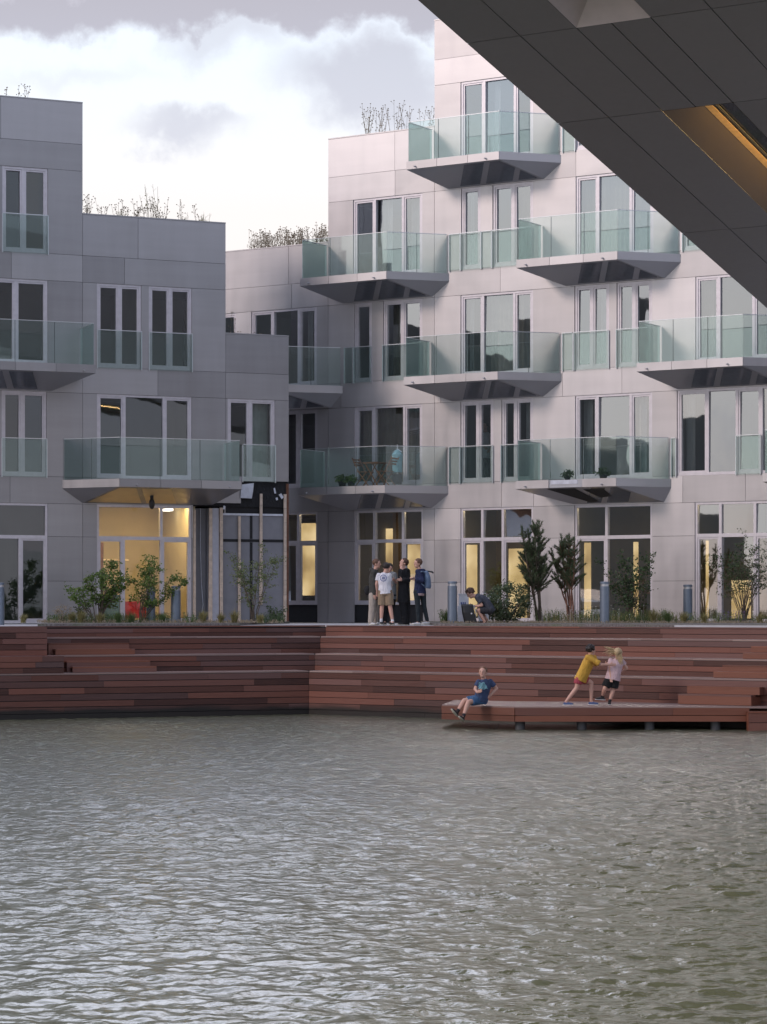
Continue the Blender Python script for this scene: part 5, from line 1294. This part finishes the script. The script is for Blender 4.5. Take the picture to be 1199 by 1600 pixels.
m_ = MB(); loft(m_, [(Vector((.03, 0, -.24)), .09, .12), (Vector((.04, 0, -.18)), .10, .15), (Vector((.03, 0, .05)), .09, .15), (Vector((.0, 0, .19)), .06, .12), (Vector((-.01, 0, .22)), .03, .08)], [Vector((1, 0, 0))] * 5); o = m_.build('bag_body', 'bag_blue', bp); remesh(o, .012, 2)
m_ = MB(); m_.tube([(-.02, -.10, .18), (-.12, -.19, .20), (-.20, -.16, .12), (-.20, -.15, -.05), (-.05, -.14, -.18)], .016, 6); m_.build('strap', 'bag_blue', bp)
m_ = MB(); m_.tube([(.0, .05, .22), (.16, .05, .19), (.20, .05, .16)], [.012, .022, .018], 8); m_.build('umbrella_tip', 'black_gloss', bp)
# shoulder bag of the first
t_ = MB(); t_.ell((0, 0, 0), .10, .09, .13, nu=14, nv=10); o = t_.build('bag', 'cloth_black', None, True); o.location = pix(*Z5(80, 362), PD + .35); tag(o, 'small black bag hanging behind the person in beige trousers', 'bag')
# crouching
Z7 = lambda x, y: (700 + x / 5.45, 800 + y / 5.45)
person('person crouching over a black bag, curly brown hair, dark T-shirt and shorts', 63.75, Z7,
    dict(head=(196, 662, -.02), shL=(258, 685, .15), shR=(262, 700, -.16), back=(325, 735, 0), elL=(290, 765, .12), elR=(295, 765, -.18), wrL=(225, 772, .05), wrR=(228, 775, -.10), hipL=(368, 805, .08), hipR=(368, 808, -.09), knL=(268, 795, .12), knR=(262, 808, -.12), ankL=(338, 890, .10), ankR=(322, 905, -.10), toeL=(300, 935, .10), toeR=(285, 945, -.10)),
    (-.78, -.15, -.62), dict(top='tee_slate', bottom='short_grey', shoe='sandal', sole='sandal', sleeve=.7, leg=.85, g=.02, g2=.018, drop=.02), ('hair_brown', 1.5), ground=P, headup=Vector((-.55, 0, .83)), thumbs=(Vector((0, 0, 1)), Vector((0, 0, 1))))
# boy and girl on the platform
ZK = lambda x, y: (860 + x / 7.494, 980 + y / 7.494)
KD = 52.75
r_, Q, K = person('child in yellow T-shirt and red shorts leaning forward and pushing the other child', KD, ZK,
    dict(head=(488, 232, 0), shL=(520, 315, .12), shR=(445, 312, -.13), elL=(560, 425, .15), elR=(610, 400, -.16), wrL=(640, 400, .10), wrR=(700, 400, -.12), hipL=(395, 560, .07), hipR=(340, 570, -.07), knL=(490, 615, .08), knR=(318, 672, -.08), ankL=(487, 828, .06), ankR=(192, 832, -.08), toeL=(545, 850, .03), toeR=(250, 880, -.12)),
    (.85, .4, -.1), dict(top='tee_yellow', bottom='short_red', shoe='shoe_blue', sole='shoe_white', sleeve=.85, leg=.55, g=.028, g2=.018, flare=.008, drop=.06), ('hair_dark', 1.5), s=.86, ground=PZ, group='children playing on the platform', eyes=False, curl=.1, thumbs=(Vector((0, 0, 1)), Vector((0, 0, 1))))
m_ = MB(); c_ = K['sh'].lerp(K['hips'], .28) + Vector((-.075, -.128, .0)); m_.add([c_ + Vector(v_) for v_ in ((-.05, .0, -.07), (.03, -.012, -.05), (.06, -.012, .06), (-.0, .0, .075))], [(0, 1, 2, 3)]); m_.build('print', 'print_blue', r_)
r_, Q, K = person('child in pale pink T-shirt and black shorts with long blond hair blowing sideways', KD + .05, ZK,
    dict(head=(805, 275, 0), shL=(715, 362, 0), shR=(850, 372, .03), elL=(706, 460, -.06), elR=(905, 452, .06), wrL=(716, 545, -.10), wrR=(848, 492, .12), hipL=(705, 565, 0), hipR=(775, 565, 0), knL=(645, 690, -.04), knR=(745, 705, .03), ankL=(618, 780, .12), ankR=(703, 838, .0), toeL=(592, 850, .14), toeR=(692, 880, .22)),
    (.55, .8, -.1), dict(top='tee_pink', bottom='short_black', shoe='shoe_black', sole='shoe_white', sleeve=.45, leg=.82, g=.03, g2=.022, flare=.012, drop=.05, sock='sock_black', sockh=.05), ('hair_blond', 1.0), s=.84, ground=PZ, group='children playing on the platform', eyes=False)
m_ = MB(); rng = random.Random(3); hd = K['hd']
for i in range(26):
    a = hd + Vector((-.04 + rng.uniform(-.03, .03), rng.uniform(-.06, .06), rng.uniform(-.02, .10))); e_ = hd + Vector((rng.uniform(-.36, -.16), rng.uniform(-.1, .1), rng.uniform(-.09, .17))); m_.tube([a, a.lerp(e_, .5) + Vector((0, 0, rng.uniform(.0, .05))), e_], [.012, .008, .003], 5)
for i in range(14):
    a = hd + Vector((rng.uniform(-.06, .05), .02 - .09, rng.uniform(-.02, .06))); e_ = a + Vector((rng.uniform(-.0, .06), 0, -rng.uniform(.14, .24))); m_.tube([a, e_], [.014, .006], 5)
m_.build('loose_hair', 'hair_blond', r_)
# seated young man
ZM = lambda x, y: (680 + x / 8.564, 1020 + y / 8.56)
r_, Q, K = person('person sitting on the platform edge in blue T-shirt and blue shorts, legs over the water', 52.15, ZM,
    dict(head=(648, 255, 0), shL=(745, 385, .08), shR=(590, 392, -.03), elL=(835, 480, .12), elR=(545, 485, -.06), wrL=(735, 585, .05), wrR=(572, 528, -.20), hdR=(605, 515, -.24), hdL=(690, 600, -.02), hipL=(660, 625, .08), hipR=(585, 625, -.02), knL=(455, 660, -.22), knR=(400, 640, -.12), ankL=(388, 850, -.30), ankR=(310, 785, -.22), toeL=(335, 915, -.42), toeR=(225, 845, -.34)),
    (-.22, -.95, .18), dict(top='tee_blue', bottom='short_blue', shoe='shoe_black', sleeve=.62, leg=.80, g=.02, g2=.022, freefoot=True, drop=.05, sock='sock_black', sockh=.07), ('hair_ginger', .95), s=.97, headup=Vector((-.05, -.1, 1)), thumbs=(Vector((0, 0, 1)), Vector((0, 0, 1))))
m_ = MB()
for i in range(6):
    z_ = .10 - i * .024; c_ = K['sh'].lerp(K['waist'], .5); f_ = .135 + .006 * i
    pts = []
    for j in range(9): x_ = -.10 + .2 * j / 8 * (.7 + .06 * i); pts.append(c_ + Vector((x_ - .01, -f_ + x_ * x_ * 3.2, z_ + .012 * math.sin(j * 1.3 + i))))
    m_.tube(pts, .0085, 5)
m_.build('print', 'print_cyan', r_)
# dim figure behind the balcony window
person('dim person in a pale top standing inside behind the narrow balcony window', RB.dist(RB.u(760)) + 1.0, lambda x, y: (x, y),
    dict(head=(759, 662, 0), shL=(752, 676, .05), shR=(770, 676, 0), elL=(750, 690, .05), elR=(775, 690, 0), wrL=(758, 696, -.1), wrR=(768, 698, -.1), hipL=(757, 708, 0), hipR=(767, 708, 0), knL=(757, 729, 0), knR=(768, 729, 0), ankL=(757, 748, 0), ankR=(768, 748, 0), toeL=(755, 752, -.2), toeR=(768, 752, -.2)),
    (-.6, -.8, 0), dict(top='tee_white', bottom='cloth_black', shoe='shoe_black', sleeve=.6, leg=1.9), ('hair_dark', 1.0), ground=ZB[1] + .0, s=1.0)
# seabird-sized white dots and the like are left out
